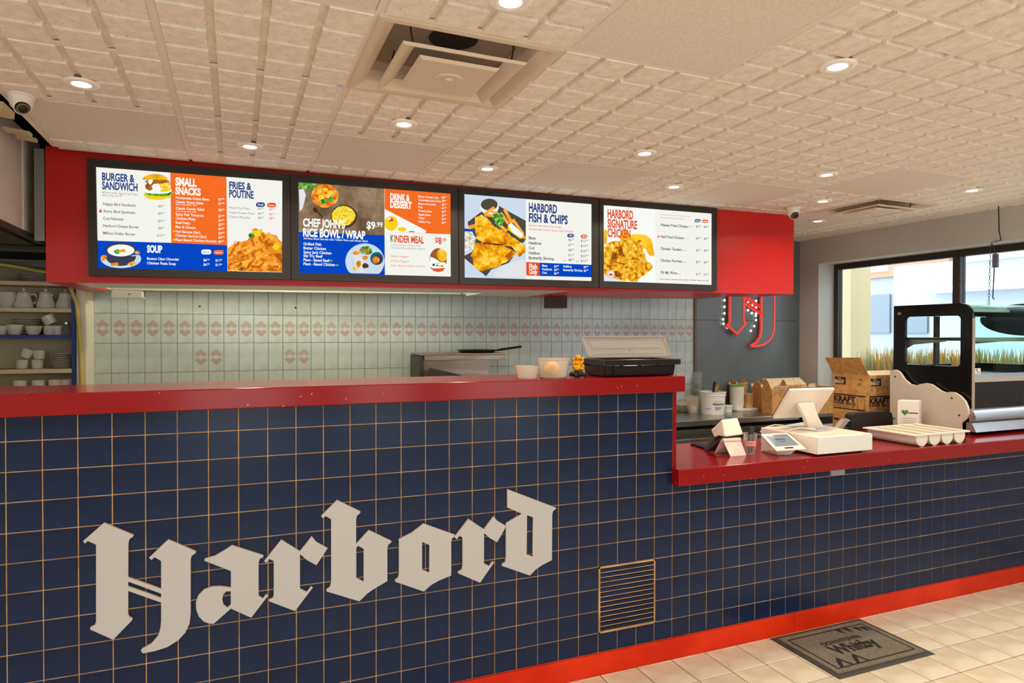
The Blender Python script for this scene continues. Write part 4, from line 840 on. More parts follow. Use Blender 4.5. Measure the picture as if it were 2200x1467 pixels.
mk('cabinet', G().box(q0.x, q1.x, 1.98, 2.08, q1.z, zb(3.1)-.001), mat('brown_box', '5c4c4a', .6), sb, bevel=.004); mk('front_grille', G().box(q0.x+.008, q1.x-.008, 1.976, 1.98, q1.z+.01, zb(3.1)-.01), mat('brown_mesh', '4a3c3a', .8), sb)
for (u, v) in ((429, 658), (635, 661)):
    c = onY(u, v, YB-.006); tag(mk('wall_plug', G().lathe([(.001, 0), (.007, 0), (.006, .004), (.001, .004)], (0, 0, 0), 12).rot(0, math.radians(90), 'X'), M_BLACK), 'black screw plug in the tiles above the '+('first' if u < 500 else 'second')+' pair of low patterned tiles', 'wall plug', 'plugs in the tiled wall').location = c
# letter sign on the charcoal panel
yS = 2.30
hx = [q_ for q_ in HLOOPS[0]]; ax0 = A(349, 700)[0]; ax1 = A(1016, 700)[0]; tz = A(470, 1162)[1]; tx = A(470, 1162)[0]
sx0 = onY(1440+700/5.5, 690, yS).x; sx1_ = onY(1440+1243/5.5, 690, yS).x; kS = (sx1_-sx0)/(ax1-ax0)
tipz = onY(1440+795/5.5, 540+990/5.5, yS).z
def sg(p_): return (sx0+(p_[0]-ax0)*kS, tipz+(p_[1]-tz)*kS*.96)
sl_ = [[sg(t) for t in L] for L in HLOOPS]
def inset(L, d):
    n = len(L); ar = sum(L[i][0]*L[(i+1) % n][1]-L[(i+1) % n][0]*L[i][1] for i in range(n)); sgn = 1 if ar > 0 else -1; out = []
    for i in range(n):
        a, b, c = Vector(L[i-1]), Vector(L[i]), Vector(L[(i+1) % n]); e1 = (b-a).normalized(); e2 = (c-b).normalized()
        n1 = Vector((-e1.y, e1.x))*sgn; n2 = Vector((-e2.y, e2.x))*sgn; m_ = (n1+n2); 
        m_ = m_.normalized() if m_.length > 1e-6 else n1; k = d/max(.5, m_.dot(n1)); out.append((b.x+m_.x*k, b.y+m_.y*k))
    return out
sgn_ = thing('letter_sign', 'red outlined blackletter H sign standing off the charcoal wall panel', 'sign', (sg(A(600, 1162))[0], yS+.03, tipz))
m_rim = mat('red_acrylic_rim', 'f2483c', .35, emit=(240, 60, 45), es=.25); m_face = mat('smoked_sign_face', '6a7478', .25)
mk('sign_face', G().prism(sl_, lambda a, b, h: (a, h, b), yS+.012, yS+.006), m_face, sgn_)
for L, d in ((sl_[0], .020), (sl_[1], -.020)):
    I = inset(L, d if L is sl_[0] else d); n = len(L)
    g = G()
    for i in range(n):
        j = (i+1) % n
        g.hexa([(L[i][0], yS+.02, L[i][1]), (L[j][0], yS+.02, L[j][1]), (I[j][0], yS+.02, I[j][1]), (I[i][0], yS+.02, I[i][1])], [(L[i][0], yS, L[i][1]), (L[j][0], yS, L[j][1]), (I[j][0], yS, I[j][1]), (I[i][0], yS, I[i][1])])
    mk('red_rim', g, m_rim, sgn_)
led_me = G().ball((0, 0, 0), .012, 10, 6, sc=(1, .5, 1)).mesh('led', [em('white_led', (235, 255, 245), 2.2)], True)
def led_path(pts, step):
    P_ = [Vector(t) for t in pts]; acc = 0
    for a, b in zip(P_[:-1], P_[1:]):
        L = (b-a).length
        while acc < L:
            q_ = a+(b-a)*(acc/L); o = link('led', led_me, sgn_); o.matrix_parent_inverse = sgn_.matrix_basis.inverted(); o.location = (q_.x, yS+.035, q_.y); acc += step
        acc -= L
O = -.030
led_path([(sx0+O, sg(A(0, 500))[1]), (sx0+O, sg(A(0, 1040))[1]), (sg(A(307, 1080))[0]+O, sg(A(0, 1090))[1]), (sg(A(420, 1150))[0]+O, sg(A(0, 1160))[1])], .062)
rx = sg(A(808, 0))[0]+O
led_path([(rx, sg(A(0, 640))[1]), (rx, sg(A(0, 1060))[1]), (sg(A(780, 0))[0]+O, sg(A(0, 1140))[1]), (sg(A(700, 0))[0]+O, sg(A(0, 1215))[1])], .062)
led_path([sg(A(600, 850)), sg(A(790, 920))], .055)
led_path([sg(A(590, 770)), sg(A(770, 835))], .06)

# ================================================================== PREP TABLE AND ITS CLUTTER
PZ = .885; PY = 1.69
pt = thing('prep_table', 'stainless steel prep counter against the wall behind the till', 'prep table', (4.2, 2.0, 0))
mk('worktop', G().box(2.9, 5.22, PY, 2.345, PZ-.045, PZ), M_STEEL, pt, bevel=.004)
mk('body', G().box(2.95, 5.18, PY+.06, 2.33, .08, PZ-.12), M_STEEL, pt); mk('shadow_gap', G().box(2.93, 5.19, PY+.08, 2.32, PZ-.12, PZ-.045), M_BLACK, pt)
mk('drawer_rail', G().box(2.93, 5.2, PY+.03, PY+.06, PZ-.115, PZ-.078), M_STEEL, pt)
for k in range(3):
    d_ = mk('door', G().box(2.97+.74*k, 3.68+.74*k, PY+.04, PY+.06, .1, PZ-.16), M_STEEL, pt, bevel=.003); mk('door_handle', G().box(3.05+.74*k, 3.6+.74*k, PY+.015, PY+.04, PZ-.2, PZ-.18), M_STEELD, d_)
for x in (3.0, 5.12):
    for y in (PY+.08, 2.28): mk('leg', G().box(x, x+.04, y, y+.04, 0, .08), M_STEELD, pt)
def tz_(px, py): v = onZ(px, py, PZ); return Vector((v.x, v.y, PZ))
m_foam = mat('white_foam', 'eef0ee', .6)
c = tz_(1447, 886)
for k in range(14): lathe_thing('foam_dish', ORD[k]+' white foam dish up from the bottom of the stack beside the partition', 'dish', [(.001, 0), (.045, 0), (.047, .004), (.045, .0065), (.001, .0065)], (c.x-.005, c.y+.04, PZ+.0072*k), m_foam, 'foam lids stacked on the prep counter', 20)
c = Vector((4.40, 2.24, PZ))
for k in range(6): lathe_thing('dessert_plate', ORD[k]+' plate of the low stack on the steel prep counter', 'plate', sprof(PLATE, .95, .8), (c.x, c.y, PZ+.0005+.0105*k), M_CHINA, 'plates on the prep counter')
lathe_thing('dome_lid', 'clear domed lid lying on the plate stack', 'lid', [(.06, 0), (.055, .015), (.035, .03), (.001, .034)], (c.x, c.y, PZ+.075), M_FROST)
c = tz_(1488, 888)
dc = thing('deli_tub', 'clear plastic tub holding crumpled paper beside the white bucket', 'tub', c)
mk('tub', G().lathe([(.001, 0), (.042, 0), (.056, .14), (.060, .145), (.060, .155), (.054, .15), (.040, .004), (.001, .004)], c, 24, cap=False), M_FROST, dc, smooth=True)
tag(mk('crumpled_paper', G().ball((c.x, c.y, PZ+.048), .037, 12, 8, sc=(1, 1, 1.15)), mat('paper_greens', 'cfd2b8', .8)), 'crumpled pale green paper inside the clear tub', 'paper'); noise_color(MATS['paper_greens'], '7f9460', 'efece0', 45, lo=.42, hi=.58)
c = tz_(1531, 889); bk = thing('white_bucket', 'white plastic pail with blue lettering holding utensils', 'bucket', c)
k = 1.0
mk('pail', G().lathe([(.001, 0), (.094, 0), (.098, .006), (.106, .165), (.112, .166), (.112, .172), (.107, .174), (.108, .186), (.113, .188), (.113, .197), (.106, .198), (.103, .17), (.09, .006), (.001, .006)], c, 36, cap=False), mat('white_pail', 'eceae6', .35), bk, smooth=True)
g = G(); th0 = math.atan2(CAM.y-c.y, CAM.x-c.x)
def cyl(a0, r, z0): return lambda x, y, h: (c.x+(r+.0016)*math.cos(a0+x/r), c.y+(r+.0016)*math.sin(a0+x/r), PZ+z0+y)
m_blp = mat('blue_print', '2c3c8c', .6)
text_on(g, 'PINNACLE', cyl(th0+.02, .104, .085), .105, .019, 0, .03); [g.add([cyl(th0+a_, .103, z_)(x_, y_, 0) for x_, y_ in ((0, 0), (w_/2, 0), (w_, 0), (w_, .0035), (w_/2, .0035), (0, .0035))], [tuple(range(6))]) for a_, z_, w_ in ((-.62, .052, .05), (.12, .118, .06), (.14, .066, .07), (.2, .056, .055), (.2, .046, .045))]
mk('bucket_print', g, m_blp, bk, fix=False)
def utensil(nm, lb, m, px, top, r, dx, dy, cat='utensil'):
    o_ = mk(nm, G().tube([(c.x+dx*.6, c.y+dy, PZ+.02), (c.x+dx, c.y+dy, PZ+.17), (c.x+dx+px*.6, c.y+dy, PZ+top*.9), (c.x+dx+px, c.y+dy, PZ+top)], [r*.6, r*.7, r, r*.8], 10), m, smooth=True); return tag(o_, lb, cat, 'utensils in the white pail')
utensil('ladle', 'black handled ladle sticking out of the white pail', M_BLACK, .02, .285, .013, -.02, -.03); utensil('whisk', 'steel handled whisk in the white pail', M_STEEL, .016, .248, .008, .025, .0); utensil('wooden_spatula', 'wooden handled spatula in the white pail', mat('orange_wood', 'b8803c', .5), .022, .252, .011, .060, .025)
c = tz_(1505, 884); c.y += .12
for k in range(4): lathe_thing('clear_cup', ORD[k]+' clear plastic cup of the stack behind the pail', 'cup', [(.001, 0), (.030, 0), (.046, .12), (.0475, .122), (.045, .12), (.029, .003), (.001, .003)], (c.x+.06, c.y, PZ+.001+.075*k), M_CLEAR, 'clear cups nested behind the pail', 20)
# foam tray with paper bowls
ctr = Vector((4.955, 2.115, PZ))
tag(mk('foam_tray', G().hexa([(ctr.x-.11, ctr.y-.07, PZ), (ctr.x+.11, ctr.y-.07, PZ), (ctr.x+.11, ctr.y+.07, PZ), (ctr.x-.11, ctr.y+.07, PZ)], [(ctr.x-.125, ctr.y-.085, PZ+.022), (ctr.x+.125, ctr.y-.085, PZ+.022), (ctr.x+.125, ctr.y+.085, PZ+.022), (ctr.x-.125, ctr.y+.085, PZ+.022)]), m_foam, bevel=.004), 'flat white tray under the stacks of paper cups', 'tray')
bx = ctr.x-.052; by = ctr.y; z0 = PZ+.0225
m_ppw = mat('white_paper_cup', 'efeae0', .6); m_ppk = mat('kraft_paper_cup', 'd2a468', .7); m_ppg = mat('green_paper_cup', '86b858', .6)
for k in range(13):
    lathe_thing('paper_bowl', ORD[k]+' white paper bowl of the nested stack with a green top' if k < 12 else 'green rimmed paper bowl topping the stack', 'bowl', [(.001, 0), (.052, 0), (.060, .034), (.063, .036), (.063, .040), (.058, .038), (.050, .003), (.001, .003)], (bx, by, z0+.0145*k), m_ppw if k < 12 else m_ppg, 'paper bowls nested on the foam tray', 24)
for k in range(8): lathe_thing('kraft_cup', ORD[k]+' kraft paper cup of the short nested stack on the tray', 'cup', [(.001, 0), (.033, 0), (.040, .04), (.044, .042), (.044, .046), (.0405, .043), (.0335, .0015), (.001, .0015)], (ctr.x+.062, by-.02, z0+.0125*k), m_ppk, 'kraft cups nested on the foam tray', 20)
lathe_thing('sauce_tub', 'small white lidded sauce tub beside the paper bowls', 'tub', [(.001, 0), (.038, 0), (.044, .05), (.046, .052), (.046, .058), (.001, .059)], (ctr.x-.185, ctr.y-.03, PZ), m_foam)
# open kraft take-out boxes: walls with gabled ends, open top, leaning lid flaps
def takeout(lb, c, wx, wy, h, rz, apex):
    t = thing('takeout_box', lb, 'takeout box', c, 'open kraft takeout boxes')
    M = Matrix.Translation(c) @ Matrix.Rotation(rz, 4, 'Z'); f_ = lambda x, y, z: tuple(M @ Vector((x, y, z)))
    a, b = wx/2, wy/2; k = .9; th = .004
    def sheet(nm, pts, m):
        o_ = mk(nm, G().add([f_(*q_) for q_ in pts], [tuple(range(len(pts)))]), m, t, fix=False); o_.modifiers.new('s', 'SOLIDIFY').thickness = th
    for s in (-1, 1):
        sheet('gable_wall', [(s*a*k, -b*k, 0), (s*a*k, b*k, 0), (s*a, b, h), (s*a, .012, h+apex), (s*a, -.012, h+apex), (s*a, -b, h)], M_KRAFT)
        sheet('side_wall', [(-a*k, s*b*k, 0), (a*k, s*b*k, 0), (a, s*b, h), (-a, s*b, h)], M_KRAFT)
        sheet('lid_flap', [(-a*.97, s*b, h+.001), (a*.97, s*b, h+.001), (a*.9, s*(b*1.30), h+apex*.45), (-a*.9, s*(b*1.30), h+apex*.45)], M_KRAFTL)
    sheet('box_floor', [(-a*k, -b*k, .003), (a*k, -b*k, .003), (a*k, b*k, .003), (-a*k, b*k, .003)], M_KRAFT)
takeout('tall gabled kraft takeout box beside the till screen', Vector((5.105, 1.858, PZ+.0005)), .17, .155, .205, math.radians(-8), .085)
takeout('gabled kraft takeout box behind the stack of kraft cups', Vector((5.06, 2.275, PZ+.0005)), .14, .10, .215, math.radians(12), .06)
takeout('gabled kraft takeout box partly behind the till screen', Vector((5.16, 2.085, PZ+.0005)), .10, .13, .20, math.radians(6), .085)
# side table along the window wall, box of bags, cardboard tray
tb = thing('side_table', 'grey side table under the shop window carrying the bag carton', 'table', (5.5, 1.4, 0))
TZ = .80
mk('table_top', G().box(5.02, 5.87, .80, 1.62, TZ-.03, TZ), mat('grey_laminate', '9a948c', .5), tb)
for x in (5.06, 5.82):
    for y in (.84, 1.56): mk('leg', G().box(x-.02, x+.02, y-.02, y+.02, 0, TZ-.03), M_STEELD, tb)
# carton
ka = onX(1866, 806, 5.05); ky0, ky1 = ka.y, onX(1790, 806, 5.05).y; kz1 = 1.275; kx0, kx1 = 5.05, 5.40
cb = thing('bag_carton', 'open brown carton of kraft paper bags by the window', 'carton', (5.22, 1.03, TZ))
g = G()
th = .006
g.box(kx0, kx0+th, ky0, ky1, TZ+.001, kz1).box(kx1-th, kx1, ky0, ky1, TZ+.001, kz1).box(kx0+th, kx1-th, ky0, ky0+th, TZ+.001, kz1).box(kx0+th, kx1-th, ky1-th, ky1, TZ+.001, kz1).box(kx0+th, kx1-th, ky0+th, ky1-th, TZ+.001, TZ+.008)
mk('carton_body', g, M_KRAFT, cb)
f1 = onX(1772, 768, 4.97); f2 = onX(1848, 768, 4.97)
mk('top_flap', G().hexa([(kx0, ky1, kz1+.001), (kx0, ky0, kz1+.001), (kx0+.005, ky0, kz1+.001), (kx0+.005, ky1, kz1+.001)], [(4.97, f1.y, f1.z), (4.97, f2.y, f2.z), (4.975, f2.y, f2.z), (4.975, f1.y, f1.z)]), M_KRAFT, cb)
mk('top_flap', G().hexa([(kx0+.03, ky0, kz1+.001), (kx1, ky0, kz1+.001), (kx1, ky0+.005, kz1+.001), (kx0+.03, ky0+.005, kz1+.001)], [(kx0+.02, ky0+.10, kz1+.025), (kx1, ky0+.10, kz1+.025), (kx1, ky0+.105, kz1+.029), (kx0+.02, ky0+.105, kz1+.029)]), M_KRAFTL, cb)
g = G(); gb = G(); gg = G(); gl = G()
fL = lambda x, y, h: (kx0-.0012-h, ky1-x, TZ+y); fR = lambda x, y, h: (kx0+x, ky0-.0012-h, TZ+y)
W1 = ky1-ky0; W2 = kx1-kx0; KH = kz1-TZ
for f, W in ((fL, W1), (fR, W2)):
    rect(g, f, .02*W/.32, .37*W, KH*.83, KH*.95); rect(g, f, .03*W, .93*W, KH*.655, KH*.675); rect(g, f, .03*W, .93*W, KH*.43, KH*.447)
    text_on(g, 'KRAFT', lambda x, y, h: f(.03*W+x, KH*.555+y, h), .62*W, KH*.085, 0, .05); text_on(g, 'PAPER BAGS', lambda x, y, h: f(.03*W+x, KH*.505+y, h), .63*W, KH*.038, 0, .03)
    text_on(gl, 'WITH HANDLES', lambda x, y, h: f(.03*W+x, KH*.46+y, h), .60*W, KH*.03); text_on(gb, 'BAG157', lambda x, y, h: f(.06*W+x, KH*.85+y, .0006), .27*W, KH*.055, 0, .05)
    rect(gb, f, .13*W, .25*W, KH*.925, KH*.935, .0006)
    for a_, b_, c_, d_ in ((.70, .712, .45, .63), (.90, .912, .45, .63), (.70, .912, .45, .455), (.74, .87, .645, .65)): rect(gl, f, a_*W, b_*W, KH*c_, KH*d_)
    gg.add([f(.80*W+.055*W*math.cos(t*math.pi/8), KH*.915+KH*.022*math.sin(t*math.pi/8), 0) for t in range(9)], [tuple(range(9))]); gg.add([f(.76*W+.055*W*math.cos(-t*math.pi/8), KH*.865+KH*.022*math.sin(-t*math.pi/8), 0) for t in range(9)], [tuple(range(9))])
    rect(g, f, .03*W, .18*W, KH*.235, KH*.27); rect(g, f, .2*W, .45*W, KH*.235, KH*.27)
mk('carton_print', g, M_PRINTK, cb, fix=False); mk('carton_print_outline', gl, mat('brown_print', '6e4a22', .7), cb, fix=False); mk('carton_print_label', gb, M_KRAFTL, cb, fix=False); mk('carton_print_leaf', gg, mat('green_print', '4e8a34', .7), cb, fix=False)
# low open cardboard tray behind the till
v = onZ(1725, 850, 1.05)
ctray = thing('cardboard_tray', 'open cardboard tray box behind the till screen', 'carton', (5.3, 1.95, TZ))
x0, x1, y0, y1, zz = 5.26, 5.72, 1.66, 2.10, 1.105
tb2 = thing('wall_shelf_table', 'low steel table by the window corner under the cardboard tray', 'table', (5.5, 1.9, 0))
mk('table_top', G().box(5.24, 5.87, 1.64, 2.33, .86, .885), M_STEEL, tb2)
for x in (5.27, 5.84):
    for y in (1.68, 2.30): mk('leg', G().box(x-.018, x+.018, y-.018, y+.018, 0, .86), M_STEELD, tb2)
g = G(); zb0 = .886
g.box(x0, x1, y0, y0+.006, zb0, zz).box(x0, x1, y1-.006, y1, zb0, zz).box(x0, x0+.006, y0+.006, y1-.006, zb0, zz).box(x1-.006, x1, y0+.006, y1-.006, zb0, zz).box(x0+.006, x1-.006, y0+.006, y1-.006, zb0, zb0+.006)
mk('tray_body', g, M_KRAFT, ctray); mk('tray_flap', G().hexa([(x0, y1-.006, zz), (x1, y1-.006, zz), (x1, y1, zz), (x0, y1, zz)], [(x0, y1+.08, zz+.06), (x1, y1+.08, zz+.06), (x1, y1+.086, zz+.06), (x0, y1+.086, zz+.06)]), M_KRAFTL, ctray)
for k, (dx, dy) in enumerate(((.10, .08), (.22, .12), (.33, .2))):
    g = G().add([(x0+dx-.05, y0+dy, zz-.08), (x0+dx+.05, y0+dy+.02, zz-.08), (x0+dx, y0+dy+.01, zz+.03), (x0+dx-.05, y0+dy+.05, zz-.08), (x0+dx+.05, y0+dy+.07, zz-.08), (x0+dx, y0+dy+.06, zz+.03)], [(0, 1, 2), (5, 4, 3), (0, 2, 5, 3), (1, 4, 5, 2), (0, 3, 4, 1)])
    tag(mk('paper_packet', g, M_KRAFTL if k != 1 else M_CREAM), ['small kraft packet standing in the cardboard tray', 'white folded packet standing in the cardboard tray', 'kraft packet at the far side of the cardboard tray'][k], 'packet', 'packets in the cardboard tray')
# black chair behind the serving counter
oc = thing('office_chair', 'black padded office chair behind the serving counter', 'chair', (4.68, .95, 0))
a = onY(1829, 888, .60); b = a+Vector((.40, 0, 0))
g = G(); n = 10
pts = [(a.x, .72), (a.x, a.z-.05), (a.x+.012, a.z-.015), (a.x+.04, a.z)]+[(b.x-.04, a.z), (b.x-.012, a.z-.015), (b.x, a.z-.05), (b.x, .72)]
mk('backrest', G().prism([pts], lambda x, z, h: (x, h, z), .66, .60), mat('black_leatherette', '1c1a1a', .42), oc, bevel=.015)
cxm = (a.x+b.x)/2
mk('seat', G().box(cxm-.20, cxm+.20, .69, 1.10, .46, .54), MATS['black_leatherette'], oc, bevel=.03); mk('back_support', G().box(cxm-.03, cxm+.03, .665, .72, .5, .8), M_BLACK, oc)
mk('gas_column', G().lathe([(.025, .08), (.025, .46)], (cxm, .90, 0), 14), M_STEELD, oc)
for k in range(5):
    t_ = k*2*math.pi/5; mk('base_arm', G().tube([(cxm, .90, .10), (cxm+.22*math.cos(t_), .90+.22*math.sin(t_), .06)], [.022, .014], 8), M_BLACK, oc); mk('caster', G().ball((cxm+.22*math.cos(t_), .90+.22*math.sin(t_), .026), .026, 10, 6), M_BLACK, oc)

# ================================================================== THINGS ON THE TALL SLAB
def ts(px, py): v = onZ(px, py, SL1); return Vector((v.x, v.y, SL1))
c = Vector((1.925, .055, SL1)); lathe_thing('shallow_tub', 'small empty milky plastic tub on the red slab', 'tub', [(.001, 0), (.042, 0), (.045, .004), (.052, .045), (.058, .053), (.0585, .057), (.055, .055), (.049, .044), (.042, .004), (.001, .004)], c, M_FROST, None, 32)
c = Vector((2.062, .068, SL1)); lt = thing('lemon_tub', 'milky plastic tub of water holding a lemon, by the gold figurine', 'tub', c)
mk('tub', G().lathe([(.001, 0), (.058, 0), (.062, .004), (.072, .082), (.076, .085), (.076, .090), (.071, .088), (.060, .006), (.001, .004)], c, 36, cap=False), M_FROST, lt, smooth=True)
tag(mk('lemon', G().ball((c.x-.012, c.y-.012, SL1+.042), .033, 18, 12, sc=(1.12, 1, 1)), mat('lemon_skin', 'f2b80c', .4), smooth=True), 'yellow lemon floating inside the milky tub', 'lemon'); noise_color(MATS['lemon_skin'], 'e8a808', 'f8cc28', 20)
# gold figurine
c = Vector((2.178, .045, SL1)); m_gold = mat('gold_figurine', 'd89a10', .28, metal=.75); m_fb = mat('figurine_base', '1c1410', .5)
fgn = thing('gold_figurine', 'small golden laughing figurine with children on a carved dark base', 'figurine', c)
g = G(); random.seed(2)
for k in range(22):
    t_ = k*2.4; r_ = .031*math.sqrt(k/22)+.006; g.ball((c.x+r_*math.cos(t_), c.y+r_*math.sin(t_)*.8, SL1+.012+.006*random.random()), .0115, 8, 6)
o_ = mk('carved_base', g, m_fb, fgn, smooth=True); o_.modifiers.new('r', 'REMESH').voxel_size = .0022
g = G()
for dx, dy, dz, r, sc in ((0, 0, .050, .021, (1.05, .9, 1.1)), (0, -.002, .040, .024, (1.05, .9, .8)), (0, 0, .083, .0150, (1, 1, 1.0)), (0, -.012, .081, .005, (1.4, 1, .8)), (.019, 0, .058, .010, (1, 1, 1.6)), (-.019, 0, .058, .010, (1, 1, 1.6)), (.022, -.008, .042, .009, (1, 1, 1)), (-.022, -.008, .042, .009, (1, 1, 1)), (.012, -.014, .032, .011, (1.2, 1, .8)), (-.012, -.014, .032, .011, (1.2, 1, .8)), (.024, 0, .078, .0075, (1, 1, 1.2)), (-.024, 0, .076, .0075, (1, 1, 1.2)), (.021, -.006, .064, .007, (1, 1, 1.3)), (-.016, -.014, .060, .007, (1, 1, 1.3)), (.004, -.018, .055, .007, (1, 1, 1.3)), (0, 0, .026, .020, (1.15, .9, .6))):
    g.ball((c.x+dx, c.y+dy, SL1+dz+.008), r, 12, 8, sc=sc)
o_ = mk('figure', g, m_gold, fgn, smooth=True); o_.modifiers.new('r', 'REMESH').voxel_size = .0016; o_.modifiers['r'].use_smooth_shade = True
# black condiment box with hinged clear lid
x0, x1, y0, y1 = 2.297, 2.692, .0, .215
cn = thing('condiment_box', 'long black plastic condiment box with a raised clear lid', 'condiment box', ((x0+x1)/2, (y0+y1)/2, SL1)); zr = SL1+.082
m_cb2 = mat('glossy_black_plastic', '161214', .18)
mk('box_body', G().hexa([(x0+.006, y0+.006, SL1+.001), (x1-.006, y0+.006, SL1+.001), (x1-.006, y1-.006, SL1+.001), (x0+.006, y1-.006, SL1+.001)], [(x0, y0, zr-.028), (x1, y0, zr-.028), (x1, y1, zr-.028), (x0, y1, zr-.028)]), m_cb2, cn, bevel=.006)
g = G(); e = .017
for a_, b_, c_, d_ in ((x0-e, x1+e, y0-e, y0+.004), (x0-e, x1+e, y1-.004, y1+e), (x0-e, x0+.004, y0, y1), (x1-.004, x1+e, y0, y1)): g.box(a_, b_, c_, d_, zr-.0275, zr)
mk('box_rim', g, m_cb2, cn, bevel=.003)
for x in (x0+.10, x0+.20, x0+.30): mk('divider', G().box(x-.002, x+.002, y0+.006, y1-.006, zr-.027, zr-.006), m_cb2, cn)
mk('rib', G().box(x0+.045, x0+.050, y0-.002, y0+.004, SL1+.004, zr-.028), m_cb2, cn)
lt_ = [onY(1247, 726, y1+.09), onY(1424, 725, y1+.09), onY(1440, 768, y1+.012), onY(1262, 771, y1+.012)]
def lerp4(u, v): return lt_[0].lerp(lt_[1], u).lerp(lt_[3].lerp(lt_[2], u), v)
nl = (lt_[1]-lt_[0]).cross(lt_[3]-lt_[0]).normalized(); nl = nl if nl.y < 0 else -nl
def slab(u0, u1, v0, v1, t0, t1): return G().hexa([lerp4(u, v)+nl*t0 for u, v in ((u0, v0), (u1, v0), (u1, v1), (u0, v1))], [lerp4(u, v)+nl*t1 for u, v in ((u0, v0), (u1, v0), (u1, v1), (u0, v1))])
m_lid = mat('hazy_clear_lid', 'efe8de', .2, trans=.84, ior=1.08)
ld_ = mk('lid', slab(0, 1, 0, 1, 0, .004), m_lid, cn)
for q_ in ((0, 1, 0, .05), (0, 1, .95, 1), (0, .02, .05, .95), (.98, 1, .05, .95)): mk('lid_edge', slab(*q_, .004, .016), m_lid, ld_)
for q_ in ((.08, .92, .52, .55), (.08, .1, .18, .52), (.9, .92, .18, .52), (.08, .92, .80, .82)): mk('lid_ridge', slab(*q_, .004, .007), m_lid, ld_)
mk('lid_knob', G().ball(lerp4(.52, .62)+nl*.008, .007, 10, 6), m_lid, ld_)

# ================================================================== THINGS ON THE LOW SLAB
m_pos = mat('warm_white_plastic', 'f0e4d4', .3); m_posg = mat('pale_grey_plastic', 'c4c4c8', .35)
LZ = LS1+.0005
# phone lying flat
a, b = onZ(1483, 956, LZ), onZ(1523, 968, LZ); dv = (b-a); dv.z = 0; pv = Vector((-dv.y, dv.x, 0)).normalized()*.085; dv = dv.normalized()*.17
tag(mk('phone_slab', G().hexa([a, a+dv, a+dv-pv*-1, a+pv], [p_+Vector((0, 0, .009)) for p_ in (a, a+dv, a+dv+pv, a+pv)]), mat('black_glass', '0f1216', .08), bevel=.002), 'black flat tablet lying behind the card terminal', 'tablet')
# card terminal from behind: cream shell, dark underside, folded stand
tr = thing('receipt_terminal', 'cream till terminal seen from behind on a folded stand', 'terminal', (3.2, .18, LS1))
def py(px, py_, y): return onY(px, py_, y)
q_ = lambda u, v: (1470+u/7.857, 880+v/7.857)
sh_f = [py(*q_(630, 160), .20), py(*q_(905, 132), .17), py(*q_(1005, 415), .12), py(*q_(690, 460), .15)]       # back shell facing us
sh_l = [py(*q_(445, 345), .30), py(*q_(500, 470), .27)]
g = G(); off = Vector((.015, .05, .0))
F = sh_f; L_ = sh_l
g.add([F[0], F[1], F[2], F[3], L_[0], L_[1], F[1]+Vector((-.005, .13, -.055)), F[2]+Vector((0, .10, -.03))], [(0, 3, 2, 1), (0, 4, 5, 3), (1, 2, 7, 6), (0, 1, 6, 4), (3, 5, 7, 2), (4, 6, 7, 5)])
mk('shell', g, m_pos, tr, bevel=.008)
d0 = [py(*q_(500, 468), .268), py(*q_(690, 462), .152), py(*q_(1003, 418), .125), py(*q_(1003, 440), .13)]
e0 = [py(*q_(395, 690), .30), py(*q_(520, 700), .26)]
g = G(); g.hexa([d0[0], d0[1]+Vector((0, .004, 0)), e0[1], e0[0]], [p_+Vector((.02, .05, .0)) for p_ in (d0[0], d0[1], e0[1], e0[0])]); mk('screen_edge', g, mat('dark_brown_plastic', '2c1814', .3), tr)
g = G(); g.hexa([d0[1], d0[2], py(*q_(950, 555), .15), py(*q_(640, 560), .19)], [p_+Vector((.0, .06, -.0)) for p_ in (d0[1], d0[2], py(*q_(950, 555), .15), py(*q_(640, 560), .19))]); mk('underside', g, MATS['dark_brown_plastic'], tr)
h0, h1 = py(*q_(655, 515), .165), py(*q_(945, 500), .14)
mk('hinge', G().tube([h0, h1], .0115, 14), m_pos, tr, smooth=True)
ft = [onZ(*q_(785, 792), LZ), onZ(*q_(1050, 770), LZ)]; bt = [onZ(*q_(520, 730), LZ)]; bt.append(bt[0]+(ft[1]-ft[0]))
def leaf(a, b, c_, d_, t): n_ = (b-a).cross(d_-a).normalized()*t; return G().hexa([a, b, c_, d_], [a+n_, b+n_, c_+n_, d_+n_])
mk('stand_leaf', leaf(h0, h1, ft[1], ft[0], .004), m_pos, tr); mk('stand_leaf', leaf(h0+Vector((0, .012, 0)), h1+Vector((0, .012, 0)), bt[1], bt[0], .004), m_pos, tr)
tag(mk('thin_cable', G().tube([onZ(*q_(770, 795), LZ+.003), onZ(*q_(560, 795), LZ+.003), onZ(*q_(430, 760), LZ+.003), onZ(*q_(350, 690), LZ+.004), onZ(*q_(345, 640), LZ+.012), onZ(*q_(400, 560), LZ+.02)], .0018, 6), M_BLACK, smooth=True), 'thin dark cable curling out from under the folded stand', 'cable')
